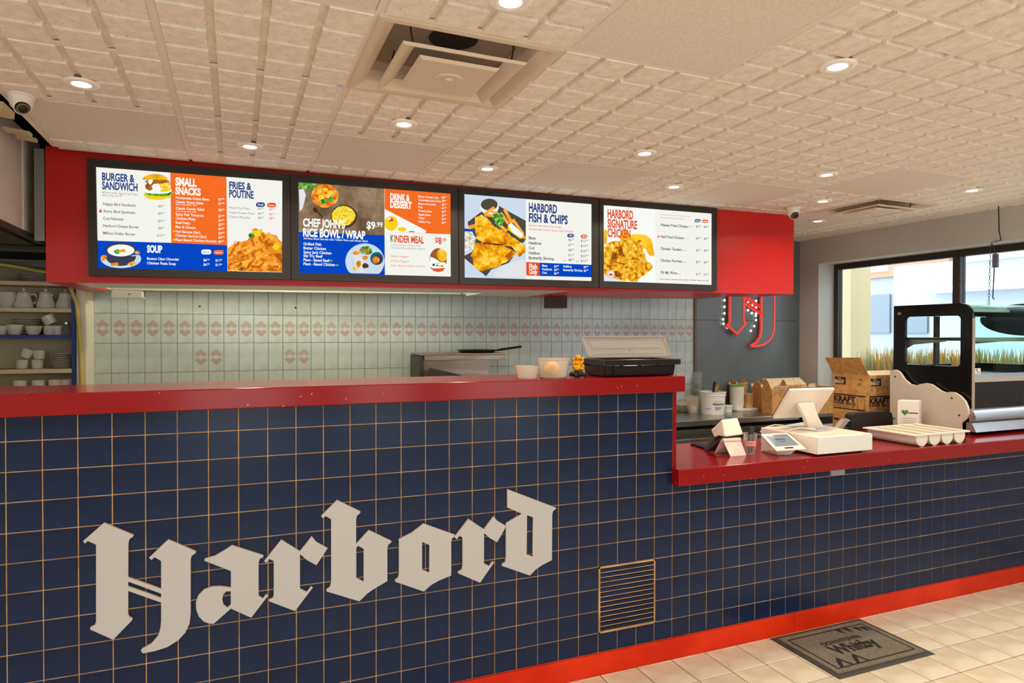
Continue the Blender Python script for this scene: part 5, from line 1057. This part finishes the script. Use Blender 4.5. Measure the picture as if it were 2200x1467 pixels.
# plastic cup with marker
c = onZ(1618, 977, LZ); c = Vector((c.x, c.y+.025, LZ))
cu = thing('tip_cup', 'clear plastic cup with a pink handwritten label holding a pen', 'cup', c)
mk('cup_wall', G().lathe([(.001, 0), (.027, 0), (.038, .112), (.0395, .114), (.037, .112), (.026, .003), (.001, .003)], c, 28, cap=False), M_CLEAR, cu, smooth=True)
a0 = math.atan2(CAM.y-c.y, CAM.x-c.x); R_ = .0338
fl_ = lambda x, y, h: (c.x+(R_+.0006+h+(y-.01)*.09)*math.cos(a0+x/R_), c.y+(R_+.0006+h+(y-.01)*.09)*math.sin(a0+x/R_), LZ+.048+y)
g = G(); n = 10
for k in range(n):
    xa, xb = -.034+.068*k/n, -.034+.068*(k+1)/n; g.add([fl_(xa, 0, 0), fl_(xb, 0, 0), fl_(xb, .028, 0), fl_(xa, .028, 0)], [(0, 1, 2, 3)])
mk('paper_label', g, mat('pink_label', 'f09a86', .7), cu, fix=False)
g = G(); text_on(g, 'TIP', lambda x, y, h: fl_(-.014+x, .008+y, .0006), .03, .012); mk('label_writing', g, mat('red_ink', '9c2a34', .7), cu, fix=False)
tag(mk('thick_marker', G().tube([(c.x+.004, c.y+.004, LZ+.006), (c.x+.010, c.y+.006, LZ+.06), (c.x+.014, c.y+.006, LZ+.14), (c.x+.015, c.y+.006, LZ+.148)], [.013, .0155, .0155, .011], 14), mat('dark_brown_marker', '241a1c', .3), smooth=True), 'thick dark marker standing in the clear cup', 'marker')
for k in range(3): tag(mk('coin', G().lathe([(.001, 0), (.010, 0), (.010, .0018), (.001, .0018)], (c.x-.008+.008*k, c.y-.010+.003*k, LZ+.0032+.002*k), 16), mat('brass_coin', 'c89a50', .3, metal=.9)), 'brass coin at the bottom of the clear cup', 'coin', 'coins in the cup')
# screen terminal
tm = thing('payment_terminal', 'cream countertop payment terminal with a tilted grey screen', 'terminal', (3.47, .14, LS1))
q_ = lambda u, v: (1470+u/7.857, 880+v/7.857)
tA = py(*q_(1295, 410), .165); tB = py(*q_(1745, 385), .135); tC = py(*q_(2062, 655), -.012); tD = py(*q_(1560, 690), .012)
up = (tB-tA).cross(tD-tA).normalized(); up = up if up.z > 0 else -up
def tl(u, v, h=0): return tA.lerp(tB, u).lerp(tD.lerp(tC, u), v)+up*h
def tslab(u0, u1, v0, v1, h0, h1): return G().hexa([tl(*w_, h0) for w_ in ((u0, v0), (u1, v0), (u1, v1), (u0, v1))], [tl(*w_, h1) for w_ in ((u0, v0), (u1, v0), (u1, v1), (u0, v1))])
mk('bezel', tslab(0, 1, 0, 1, -.008, 0), m_pos, tm, bevel=.003); mk('screen', tslab(.09, .90, .10, .78, .0002, .001), mat('grey_screen', '66707a', .15, emit=(120, 132, 146), es=.35), tm)
mk('card_slot', tslab(.33, .62, .86, .93, .0002, .001), M_BLACK, tm)
g = G(); [rect(g, lambda x, y, h: tuple(tl(x, y, .0015)), *r_) for r_ in ((.30, .46, .36, .42), (.48, .66, .36, .42), (.36, .60, .50, .53))]; mk('screen_text', g, mat('screen_text_dark', '3a424c', .5), tm, fix=False)
b0 = [onZ(*q_(1290, 700), LZ), onZ(*q_(1570, 772), LZ), onZ(*q_(1780, 767), LZ), onZ(*q_(1740, 720), LZ)]
mk('terminal_body', G().hexa([b0[0], b0[1], b0[2], b0[3]], [tl(.03, .03, -.009), tl(.06, .90, -.009), tl(.80, .90, -.009), tl(.9, .03, -.009)]), m_pos, tm, bevel=.004)
# cash drawer
dr = thing('cash_drawer', 'white metal cash drawer under the till screen', 'cash drawer', (3.77, .15, LS1))
dz0, dz1 = LS1+.010, 1.032; dx0, dx1, dy0, dy1 = 3.566, 3.972, -.046, .37
mk('drawer_shell', G().box(dx0, dx1, dy0+.008, dy1, dz0, dz1), m_pos, dr, bevel=.003); mk('drawer_front', G().box(dx0+.001, dx1-.001, dy0, dy0+.0075, dz0+.001, dz1-.002), mat('drawer_white', 'dcdcd6', .35), dr, bevel=.002)
for x in (dx0+.04, dx1-.04):
    for y in (dy0+.05, dy1-.05): mk('rubber_foot', G().lathe([(.014, 0), (.014, .0098)], (x, y, LZ-.0003), 12), M_BLACK, dr)
# till screen from behind
ps = thing('till_screen', 'white tilted till screen seen from behind on the cash drawer', 'till', (3.8, .22, dz1))
a, b = onY(1698, 838.4, .12), onY(1794, 835.8, .12); d_ = onY(1661.7, 899.7, .30); c_ = b+(d_-a)*1.0
n_ = (b-a).cross(d_-a).normalized(); n_ = n_ if n_.y < 0 else -n_
mk('screen_shell', G().hexa([a, b, c_, d_], [w_-n_*.016 for w_ in (a, b, c_, d_)]), m_pos, ps, bevel=.004)
mk('screen_glass', G().hexa([w_-n_*.0165 for w_ in (a, b, c_, d_)], [w_-n_*.018 for w_ in (a, b, c_, d_)]), MATS['black_glass'], ps)
q6 = lambda u, v: (1640+u/7.586, 760+v/7.586)
k1, k2 = onY(*q6(565, 795), .19), onY(*q6(820, 790), .19); m1, m2 = onY(*q6(680, 1020), .135), onY(*q6(900, 1020), .135); z1_, z2_ = onZ(*q6(745, 1225), dz1+.006), onZ(*q6(1000, 1210), dz1+.006)
bk_ = Vector((0, .030, .006))
mk('arm_upper', G().hexa([k1, k2, m2, m1], [w_+bk_ for w_ in (k1, k2, m2, m1)]), m_pos, ps, bevel=.003); mk('arm_lower', G().hexa([m1, m2, z2_, z1_], [w_+bk_*1.0 for w_ in (m1, m2, z2_, z1_)]), m_pos, ps, bevel=.003)
b1, b2_, b3_ = onZ(1683, 915.5, dz1), onZ(1757, 928, dz1), onZ(1797, 920.5, dz1); b4_ = b1+(b3_-b2_)
mk('base_plate', G().hexa([w_+Vector((0, 0, .0005)) for w_ in (b1, b2_, b3_, b4_)], [w_+Vector((0, 0, .006)) for w_ in (b1, b2_, b3_, b4_)]), m_posg, ps, bevel=.002)
tag(mk('white_power_cable', G().tube([tl(.9, .02, .006), onY(1700, 922, .2), onY(1718, 919, .16), onY(1745, 921, .12), onY(1752, 922, .115)], .0035, 8), m_pos, smooth=True), 'white power cable looping from the payment terminal to the till base', 'cable')
tag(mk('white_data_cable', G().tube([onY(1633, 928, .40), onY(1645, 918, .40), onY(1665, 912.5, .40), onY(1685, 914, .395), onY(1692, 918, .39)], .0035, 8), m_pos, smooth=True), 'white data cable arching behind the till base', 'cable')
tag(mk('black_wire_loop', G().tube([b3_+Vector((-.01, .01, .008)), onY(1795, 915, .2), onY(1797, 909, .2), onY(1799, 908, .2)], .0022, 6), mat('grey_wire', '8a8688', .5), smooth=True), 'short wire end standing up beside the till base', 'cable')
# handheld scanner on its slanted holder behind the till
a = onZ(1812, 926, LZ); sx_, sy_ = 4.30, .50
sc_ = thing('scanner_holder', 'slanted grey scanner holder behind the cash drawer', 'scanner', (sx_, sy_, LS1))
w1 = [onY(*q6(1220, 1215), .42), onY(*q6(1300, 1215), .42), onY(*q6(1400, 1095), .42), onY(*q6(1330, 1060), .42)]
mk('holder_plate', G().hexa(w1, [v_+Vector((0, .03, 0)) for v_ in w1]), mat('beige_grey_plastic', 'a89c90', .45), sc_); w2 = [onY(*q6(1330, 1058), .418), onY(*q6(1400, 1098), .418), onY(*q6(1425, 1085), .418), onY(*q6(1345, 1045), .418)]
mk('holder_cap', G().hexa(w2, [v_+Vector((0, .036, 0)) for v_ in w2]), M_STEEL, sc_); mk('holder_base', G().box(w1[0].x-.02, w1[1].x+.05, .40, .48, LZ, w1[0].z), M_BLACK, sc_)
# cutlery tray of four round-bottomed troughs
ty = thing('cutlery_tray', 'cream plastic cutlery tray with four round-bottomed troughs', 'cutlery tray', (4.57, .13, LS1))
tx0, tx1, ty0, ty1 = 4.315, 4.800, -.040, .305; tz1 = LS1+.070; wv = (tx1-tx0-.05)/4
m_tray = mat('ivory_plastic', 'e6dccb', .38)
g = G()
for k in range(4):
    xc = tx0+.025+wv*(k+.5); r = wv/2-.006; pr = []
    pr = [(xc-r, tz1-.006)]+[(xc+r*math.cos(math.pi+math.pi*i/10), LZ+r*.93+r*.93*math.sin(math.pi+math.pi*i/10)) for i in range(11)]+[(xc+r, tz1-.006)]
    pi_ = [(xc-r+.003, tz1-.006)]+[(xc+(r-.003)*math.cos(math.pi+math.pi*i/10), LZ+r*.93+(r*.93-.003)*math.sin(math.pi+math.pi*i/10)) for i in range(11)]+[(xc+r-.003, tz1-.006)]
    N = len(pr); gg = G()
    ya, yb_ = ty0+.012, ty1-.012
    gg.add([(x, ya, z) for x, z in pr]+[(x, yb_, z) for x, z in pr], [(i, i+1, N+i+1, N+i) for i in range(N-1)]); gg.add([(x, ya+.003, z) for x, z in pi_]+[(x, yb_-.003, z) for x, z in pi_], [(i, N+i, N+i+1, i+1) for i in range(N-1)])
    gg.add([(x, ya, z) for x, z in pr], [tuple(range(N))]); gg.add([(x, yb_, z) for x, z in pr], [tuple(reversed(range(N)))]); gg.add([(x, ya+.003, z) for x, z in pi_], [tuple(reversed(range(N)))]); gg.add([(x, yb_-.003, z) for x, z in pi_], [tuple(range(N))])
    mk('trough', gg, m_tray, ty, smooth=True, fix=False)
g = G()
xs = [tx0]+[tx0+.025+wv*k for k in range(5)]+[tx1]
g.box(tx0, tx1, ty0, ty0+.014, tz1-.006, tz1+.003); g.box(tx0, tx1, ty1-.014, ty1, tz1-.006, tz1+.003); g.box(tx0, tx0+.030, ty0+.014, ty1-.014, tz1-.006, tz1+.003); g.box(tx1-.030, tx1, ty0+.014, ty1-.014, tz1-.006, tz1+.003)
for k in (1, 2, 3): g.box(tx0+.025+wv*k-.007, tx0+.025+wv*k+.007, ty0+.014, ty1-.014, tz1-.006, tz1+.003)
mk('tray_rim', g, m_tray, ty, bevel=.002)
tag(mk('blue_cloth', G().ball((4.30, .30, LS1+.022), .05, 14, 8, sc=(1.1, .9, .42)), mat('blue_cloth', '5a6fae', .9), smooth=True), 'blue cloth crumpled behind the cutlery tray', 'cloth')
# small green-heart box
bx1 = 4.93; e = onX(1975, 870, bx1); ex, ey = bx1, e.y
zt0 = onX(1975, 862, bx1).z
la = onY(1926, 870, ey+.02); dW = .125
bxx = thing('napkin_box', 'small white carton with a green heart in front of the wavy panel', 'box', (ex, ey+.05, LS1))
pA = Vector((ex, ey, 0)); pB = pA+Vector((-.095, .085, 0)); pC = pA+Vector((.085, .045, 0)); pD = pB+(pC-pA)
g = G().hexa([(w_.x, w_.y, LZ) for w_ in (pB, pA, pC, pD)], [(w_.x, w_.y, zt0) for w_ in (pB, pA, pC, pD)]); mk('carton', g, mat('white_carton', 'ece4d6', .6), bxx)
dl_ = (pA-pB); wl = dl_.length; dl_.normalize(); nl_ = Vector((dl_.y, -dl_.x, 0)); fb = lambda x, y, h: tuple(pB+dl_*x+nl_*(.0008+h)+Vector((0, 0, LZ+y)))
hh = zt0-LZ; g = G(); hp = []
for i in range(24):
    t_ = 2*math.pi*i/24; hp.append((.34*wl+.0095*1.15*(16*math.sin(t_)**3)/8.2, hh*.62+.0012*(13*math.cos(t_)-5*math.cos(2*t_)-2*math.cos(3*t_)-math.cos(4*t_))*1.15))
g.add([fb(x, y, 0) for x, y in hp], [tuple(range(24))]); mk('heart_print', g, mat('heart_green', '2f8a24', .5), bxx, fix=False)
g = G(); rect(g, fb, .5*wl, .95*wl, hh*.585, hh*.62)
for k in range(4): rect(g, fb, (.2+.03*k)*wl, (.85-.03*k)*wl, hh*(.42-.075*k), hh*(.43-.075*k))
mk('carton_print', g, mat('dark_green_print', '2c3a24', .6), bxx, fix=False)
dr_ = (pC-pA); wr = dr_.length; dr_.normalize(); nr_ = Vector((dr_.y, -dr_.x, 0)); f3 = lambda x, y, h: tuple(pA+dr_*x+nr_*(.0008+h)+Vector((0, 0, LZ+y)))
g = G()
for k in range(9): rect(g, f3, .12*wr, .85*wr, hh*(.78-.06*k), hh*(.786-.06*k))
mk('carton_fine_print', g, mat('grey_print', '9a9a98', .6), bxx, fix=False)

# ================================================================== DISPLAY CASE
CXL, CXR = 5.12, 5.86
case = thing('display_case', 'countertop refrigerated display case with black end panel and glass front', 'display case', (5.5, .45, LS1))
m_blkg = mat('black_acrylic', '100e0f', .12)
Y0, Y1, ZT = .162, .722, 1.79
def arc(cx, cz, r, a0, a1, n=8): return [(cx+r*math.cos(math.radians(a0+(a1-a0)*i/n)), cz+r*math.sin(math.radians(a0+(a1-a0)*i/n))) for i in range(n+1)]
out = [(Y1, LZ+.03), (Y1, ZT)]+[(Y0+.10, ZT)]+arc(Y0+.085, ZT-.085, .085, 90, 180)+[(Y0, LZ+.03)]
def rr(y0, y1, z0, z1, r): return arc(y1-r, z1-r, r, 0, 90, 4)+arc(y0+r, z1-r, r, 90, 180, 4)+arc(y0+r, z0+r, r, 180, 270, 4)+arc(y1-r, z0+r, r, 270, 360, 4)
win = rr(.238, .632, 1.37, 1.708, .025)
mk('end_panel', G().prism([out, win], lambda a, b, h: (h, a, b), CXL+.02, CXL), m_blkg, case)
mk('end_panel', G().prism([out, win], lambda a, b, h: (h, a, b), CXR, CXR-.02), m_blkg, case)
mk('end_window', G().prism([rr(.239, .631, 1.371, 1.707, .024)], lambda a, b, h: (h, a, b), CXL+.012, CXL+.006), M_GLASS, case); mk('end_window', G().prism([rr(.239, .631, 1.371, 1.707, .024)], lambda a, b, h: (h, a, b), CXR-.006, CXR-.012), M_GLASS, case)
mk('lock_knob', G().lathe([(.001, .012), (.010, .010), (.012, 0)], (0, 0, 0), 16, cap=False).rot(0, math.radians(-90), 'Y'), M_STEEL, case, smooth=True).location = Vector((CXL, .674, 1.732))
m_cg = mat('tinted_case_glass', 'd8f0ea', .01, trans=1., ior=1.05)
cv = [(Y0+.004, 1.325)]+[(Y0+.004, ZT-.09)]+[(a, b) for a, b in reversed(arc(Y0+.085, ZT-.085, .080, 90, 180, 10))]+[(Y0+.22, ZT-.005)]
ci = [(a+.005, b-.001) if i < 2 else (a+.003, b-.005) for i, (a, b) in enumerate(cv)]
mk('curved_glass', G().prism([cv+ci[::-1]], lambda a, b, h: (h, a, b), CXL+.021, CXR-.021), m_cg, case, smooth=True)
m_roof = mat('case_roof_white', 'dfe6e2', .3)
mk('roof_panel', G().box(CXL+.021, CXR-.021, Y0+.22, Y1-.005, ZT-.022, ZT-.004), m_roof, case); mk('lamp_bar', G().box(CXL+.03, CXR-.03, Y0+.20, Y0+.235, ZT-.045, ZT-.023), m_roof, case)
mk('base_front', G().box(CXL+.021, CXR-.021, Y0+.002, Y0+.02, 1.10, 1.27), mat('dark_brown_laminate', '2a2422', .65, spec=.2), case, label='dark brown front panel'); mk('front_rail', G().box(CXL+.021, CXR-.021, Y0-.004, Y0+.02, 1.271, 1.305), mat('beige_rail', 'b0a898', .4), case); mk('glass_seat', G().box(CXL+.021, CXR-.021, Y0-.002, Y0+.02, 1.3055, 1.325), M_ALU, case)
mk('edge_strip', G().box(CXL-.001, CXL+.0205, Y0-.006, Y0-.0005, LZ+.16, ZT-.10), mat('rubber_edge', 'a8988a', .5), case)
mk('floor_deck', G().box(CXL+.021, CXR-.021, Y0+.021, Y1-.01, 1.29, 1.31), m_roof, case)
for x in (CXL+.03, CXR-.06): mk('corner_post', G().box(x, x+.03, Y1-.045, Y1-.012, 1.311, ZT-.023), M_ALU, case)
mk('rear_door_frame', G().box(CXL+.36, CXL+.40, Y1-.03, Y1-.012, 1.311, ZT-.023), M_STEELD, case)
sh_ = mk('glass_shelf', G().box(CXL+.03, CXR-.03, Y0+.10, Y1-.05, 1.548, 1.556), m_cg, case); mk('shelf_rail', G().box(CXL+.03, CXR-.03, Y0+.09, Y0+.1, 1.535, 1.562), mat('shelf_rail', 'a8a890', .4), sh_); mk('shelf_rail', G().box(CXL+.03, CXR-.03, Y1-.05, Y1-.04, 1.535, 1.562), MATS['shelf_rail'], sh_)
for x in (CXL+.035, CXR-.045): mk('shelf_bracket', G().prism([[(Y1-.05, 1.547), (Y0+.2, 1.547), (Y0+.2, 1.535), (Y1-.12, 1.51), (Y1-.05, 1.47)]], lambda a, b, h: (h, a, b), x, x+.008), M_ALU, sh_)
mk('base_box', G().box(CXL+.021, CXR-.021, Y0+.021, Y1-.005, LZ+.03, 1.289), M_BLKM, case)
rp = [(Y0-.012, 1.012), (Y0-.040, 1.03), (Y0-.042, 1.05), (Y0-.025, 1.085), (Y0-.004, 1.10), (Y0+.0015, 1.10), (Y0+.0015, 1.012)]
mk('silver_bumper', G().prism([rp], lambda a, b, h: (h, a, b), CXL-.022, CXR), M_ALU, case, smooth=True)
mk('plinth', G().prism([[(Y0-.045, LZ+.022), (Y0-.015, 1.01), (Y0+.02, 1.01), (Y0+.02, LZ+.022)]], lambda a, b, h: (h, a, b), CXL-.022, CXR), M_ALU, case)
for x in (CXL+.06, CXR-.06):
    for y in (Y0+.06, Y1-.06): mk('foot', G().lathe([(.02, 0), (.02, .029)], (x, y, LZ), 14), M_BLACK, case)
g = G(); rect(g, lambda x, y, h: (CXL+.03+x, Y0+.0025, 1.327+y), 0, .06, 0, .035); mk('price_card', g, M_WHITE, case, fix=False); g = G(); rect(g, lambda x, y, h: (CXL+.03+x, Y0+.002, 1.327+y), .015, .03, .018, .03); rect(g, lambda x, y, h: (CXL+.03+x, Y0+.002, 1.327+y), .018, .05, .008, .013); mk('price_card_print', g, mat('maroon_print', '84403c', .6), case, fix=False)
# wavy end board
wv_ = [onX(u, v, 5.078) for u, v in ((1912, 909), (1912, 796), (1922, 794), (1930, 797), (1936, 804), (1943, 815), (1955, 825), (1968, 828), (1976, 825), (1988, 823), (1999, 825), (2010, 832), (2020, 839), (2030, 843), (2040, 842), (2050, 843), (2062, 850), (2073, 862), (2079, 876), (2080, 890), (2075, 900), (2064, 909), (2064, 925))]
wl_ = [(w_.y, max(w_.z, LZ+.001)) for w_ in wv_]; wl_[-1] = (wl_[-2][0], LZ+.001); wl_[0] = (wl_[0][0], LZ+.001)
wp = thing('wavy_panel', 'beige wavy-topped end board screwed in front of the display case', 'panel', (5.09, .44, LS1))
mk('board', G().prism([wl_], lambda a, b, h: (h, a, b), 5.096, 5.078, 0, 1), [mat('beige_board', 'c6baaa', .5), mat('pale_board_edge', 'e2d2b8', .5)], wp)
for u, v in ((1923, 809), (2045, 855), (2061, 892), (1921, 899)):
    s_ = onX(u, v, 5.078); o_ = mk('screw', G().lathe([(.001, .002), (.006, .002), (.007, 0)], (0, 0, 0), 10, cap=False).rot(0, math.radians(-90), 'Y'), M_STEELD, wp); o_.location = s_
tag(mk('dark_case_box', G().box(5.45, 5.70, .74, .79, 1.31, 1.36), M_BLKM), 'small dark box perched behind the display case', 'box')
tag(mk('black_equipment_base', G().box(5.40, 5.75, .735, .795, LZ, 1.3095), M_BLKM), 'dark slim cabinet standing behind the display case', 'cabinet')
# ------------------------------------------------------------------ round sign hung in the window
hs = thing('hanging_sign', 'oval dark sign hung by chain in the shop window', 'sign', (5.98, .30, 1.57))
e0 = onX(2180, 653, 5.98); ctrz = 1.69; cyS = .34
pe = [(cyS+.33*math.cos(2*math.pi*i/40), ctrz+.118*math.sin(2*math.pi*i/40)) for i in range(40)]
mk('sign_disc', G().prism([pe], lambda a, b, h: (h, a, b), 6.0, 5.975), mat('sign_dark', '38424a', .4), hs, bevel=.004)
lk = G().tube([(0, .006*math.cos(t_), .016*math.sin(t_)) for t_ in [i*math.pi/6 for i in range(12)]], .0018, 6, closed=True); lm1 = lk.mesh('chain_link', [M_STEELD], True)
c0 = onX(2128, 545, 5.99); c1 = onX(2124, 657, 5.99); n = 22
ch = thing('hanging_chain', 'steel link chain holding the oval sign in the window', 'chain', (5.99, c1.y, c1.z))
ctop = Vector((5.99, c0.y, WZ1)); cbot = Vector((5.99, c1.y, ctrz+.118*math.sqrt(max(.05, 1-((c1.y-cyS)/.33)**2))+.002))
n = int((ctop.z-cbot.z)/.026)
for k in range(n):
    w_ = ctop.lerp(cbot, (k+.5)/n); o_ = link('chain_link', lm1, ch, w_); o_.rotation_euler.z = math.radians(90*(k % 2)+20)
cdx = onZ(2149, 443, H); cdm = onX(2139, 545, 5.95); cd2 = onX(2136, 575, 5.95); cd3 = onX(2133, 640, 5.97)
cr = thing('sign_cord', 'dark power cord running from the ceiling to the window sign', 'cord', (cdx.x, cdx.y, 1.8))
mk('cord', G().tube([(cdx.x-.02, cdx.y, H-.002), (cdx.x-.01, cdx.y, H-.18), (5.86, cdx.y+.02, H-.24), (cdm.x-.05, cdm.y, cdm.z+.08), cdm, cd2, cd3, (5.985, cd3.y, cd3.z-.01)], .004, 8), M_BLACK, cr, smooth=True); mk('inline_adapter', G().box(cdm.x-.012, cdm.x+.012, cdm.y-.018, cdm.y+.018, cd2.z, cdm.z), mat('grey_adapter', '5c6068', .5), cr, bevel=.003)

# ================================================================== FLOOR MAT
mx0, mx1, my0, my1 = 3.262, 3.905, -.462, -.026
mt = thing('door_mat', 'grey-brown rubber edged mat with town lettering beside the counter', 'mat', ((mx0+mx1)/2, (my0+my1)/2, 0))
m_mr = mat('mat_rubber', '3c3630', .7); m_mp = mat('mat_pile', '6e6658', .95); noise_color(m_mp, '625a4c', '7a7264', 160, bump=.6); m_mk = mat('mat_black', '1e1a18', .95)
mk('rubber_border', G().hexa([(mx0, my0, .0005), (mx1, my0, .0005), (mx1, my1, .0005), (mx0, my1, .0005)], [(mx0+.012, my0+.012, .006), (mx1-.012, my0+.012, .006), (mx1-.012, my1-.012, .006), (mx0+.012, my1-.012, .006)]), m_mr, mt)
mk('pile', G().box(mx0+.03, mx1-.03, my0+.03, my1-.03, .0062, .0085), m_mp, mt)
g = G(); fmn = lambda x, y, h: (mx0+x, my0+y, .0088)
W, D = mx1-mx0, my1-my0
for r_ in ((.06, W-.06, .06, .069), (.06, W-.06, D-.069, D-.06), (.06, .069, .069, D-.069), (W-.069, W-.06, .069, D-.069)): rect(g, fmn, *r_)
text_on(g, 'DOWNTOWN', lambda x, y, h: fmn(.185+x, .255+y, 0), .26, .030, 0, .05); text_on(g, 'Whitby', lambda x, y, h: fmn(.175+x, .165+y, 0), .30, .075, 0, .05)
def leafp(pts): g.add([fmn(x, y, 0) for x, y in pts], [tuple(range(len(pts)))])
for k, (bx_, by_) in enumerate(((.38, .36), (.43, .355), (.49, .345), (.53, .335))): leafp([(bx_, by_+.012), (bx_+.012, by_-.03), (bx_+.03, by_-.045), (bx_+.024, by_-.01), (bx_+.045, by_-.022), (bx_+.03, by_+.012)])
for bx_ in (.085, .19): leafp([(bx_, .069), (bx_+.03, .12), (bx_+.06, .15), (bx_+.068, .12), (bx_+.085, .069), (bx_+.068, .069), (bx_+.055, .115), (bx_+.02, .069)])
mk('mat_print', g, m_mk, mt, fix=False)

# ================================================================== OUTSIDE THE WINDOW
m_pav = mat('concrete_paving', 'd4cfc6', .9); noise_color(m_pav, 'ccc7be', 'dcd7ce', .8)
struct(mk('ground_outside', G().box(XR+.3, 40, -30, 30, -.25, -.15).box(-30, XR+.3, -30, YF-.15, -.25, -.15).box(-30, XL-.15, YF-.15, 30, -.25, -.15), m_pav))
FXX = 15.0
fy = lambda px: onX(px, 640, FXX).y
fz = lambda py_: onX(1900, py_, FXX).z
fb_ = thing('street_building', 'pale building across the street with coral sign band and grey doors', 'building', (FXX+1, 3, -.15))
mk('facade', G().box(FXX, FXX+3, -14, 16, -.15, 6.5), mat('pale_facade', 'a0a4ae', .8), fb_)
mk('sign_band', G().box(FXX-.10, FXX-.001, fy(2045), 16, fz(596), 5.2), mat('coral_band', 'cc8870', .7), fb_, label='coral sign band')
mk('cream_board', G().box(FXX-.14, FXX-.101, fy(1915), fy(1832), fz(584), fz(570)), mat('facade_white', 'f6f4f0', .7), fb_)
m_dg = mat('grey_door', '7a8491', .6); m_fb = mat('pale_blue_wall', 'a8b2c4', .8)
for a_, b_, c_, d_ in ((1829, 1915, 715, 633), (1938, 1978, 715, 637)): mk('roller_door', G().box(FXX-.06, FXX-.001, fy(b_), fy(a_), fz(c_), fz(d_)), m_dg, fb_)
mk('blue_wing', G().box(FXX-.9, FXX-.11, -3.5, fy(1980), -.15, fz(585)), m_fb, fb_)
mk('coral_sign', G().box(FXX-1.0, FXX-.91, -3.4, fy(2135), fz(590), fz(548)), mat('white_board', 'f4f0ee', .6), fb_)
mk('canopy', G().box(FXX-1.3, FXX-.9, -3.5, fy(2070), fz(642), fz(632)), mat('facade_white', 'f6f4f0', .7), fb_)
# column outside, next to the window
tag(mk('stucco_column', G().box(6.85, 7.15, onX(1828, 640, 6.85).y, onX(1806, 640, 6.85).y+.12, -.15, 3.4), mat('cream_stucco', 'b4a480', .85)), 'cream stucco column outside by the window edge', 'column')
# parked white car
def car(lb, cx, cy, m):
    t = thing('parked_car', lb, 'car', (cx, cy, -.15)); z0 = -.15
    prof = [(-2.15, .35), (-2.2, .6), (-2.05, .85), (-1.2, .95), (-.55, 1.42), (.75, 1.46), (1.45, 1.02), (2.0, .95), (2.2, .7), (2.15, .35)]
    mk('car_body', G().prism([prof], lambda a, b, h: (h, cy+a, z0+b), cx+.85, cx-.85), m, t, bevel=.05)
    for s in (-.862, .855): mk('side_glass', G().prism([[(-.5, .98), (-.35, 1.34), (.1, 1.38), (.1, .98)]], lambda a, b, h: (h, cy+a, z0+b), cx+s, cx+s+.007), mat('car_glass', '5a6872', .1), t); mk('side_glass', G().prism([[(.16, .98), (.16, 1.38), (.68, 1.38), (1.15, 1.0)]], lambda a, b, h: (h, cy+a, z0+b), cx+s, cx+s+.007), MATS['car_glass'], t)
    for yy in (-1.35, 1.35):
        for s in (-.80, .62): mk('wheel', G().lathe([(.18, 0), (.31, .0), (.31, .18), (.18, .18)], (0, 0, 0), 20).rot(0, math.radians(90), 'Y'), M_BLACK, t).location = (cx+s, cy+yy, z0+.31)
m_car = mat('white_car_paint', 'b4b8bc', .2, coat=.4); m_car2 = mat('silver_car_paint', 'a4aab0', .25, coat=.4)
car('white parked car seen through the shop window beside the column', 10.4, 5.0, m_car)
car('pale silver parked car farther down the street outside', 10.6, .2, m_car2)
# ornamental grass by the window
random.seed(11); g = G()
for k in range(1800):
    y = random.uniform(-.2, 2.1); x = 6.48+random.uniform(-.10, .16); h_ = random.uniform(.88, 1.10); dx_ = random.uniform(-.12, .12); dy_ = random.uniform(-.14, .14); w_ = .028
    g.add([(x, y-w_, .38), (x, y+w_, .38), (x+dx_*.5, y+dy_*.5+w_, .38+h_*.6), (x+dx_*.5, y+dy_*.5-w_, .38+h_*.6), (x+dx_, y+dy_, .38+h_)], [(0, 1, 2, 3), (3, 2, 4)], k % 2)
pg = thing('grass_planter', 'planter of dry yellow ornamental grass outside the window', 'planter', (6.6, 1.2, -.15))
mk('planter_trough', G().box(6.32, 6.72, -.35, 2.25, -.15, .38), mat('planter_grey', '8c8880', .8), pg); o_ = mk('grass_blades', g, [mat('dry_grass', 'c89850', .8), mat('pale_grass', 'b0b088', .8)], pg, fix=False); o_['kind'] = 'stuff'
for nm_ in ('dry_grass', 'pale_grass'):
    n_, l_, b_ = NT(MATS[nm_]); tr_ = n_.new('ShaderNodeBsdfTranslucent'); tr_.inputs[0].default_value = b_.inputs['Base Color'].default_value; mx_ = n_.new('ShaderNodeMixShader'); mx_.inputs[0].default_value = .55
    l_.new(b_.outputs[0], mx_.inputs[1]); l_.new(tr_.outputs[0], mx_.inputs[2]); l_.new(mx_.outputs[0], n_['Material Output'].inputs[0])
for o in list(bpy.data.objects):
    if '_local' in o: del o['_local']
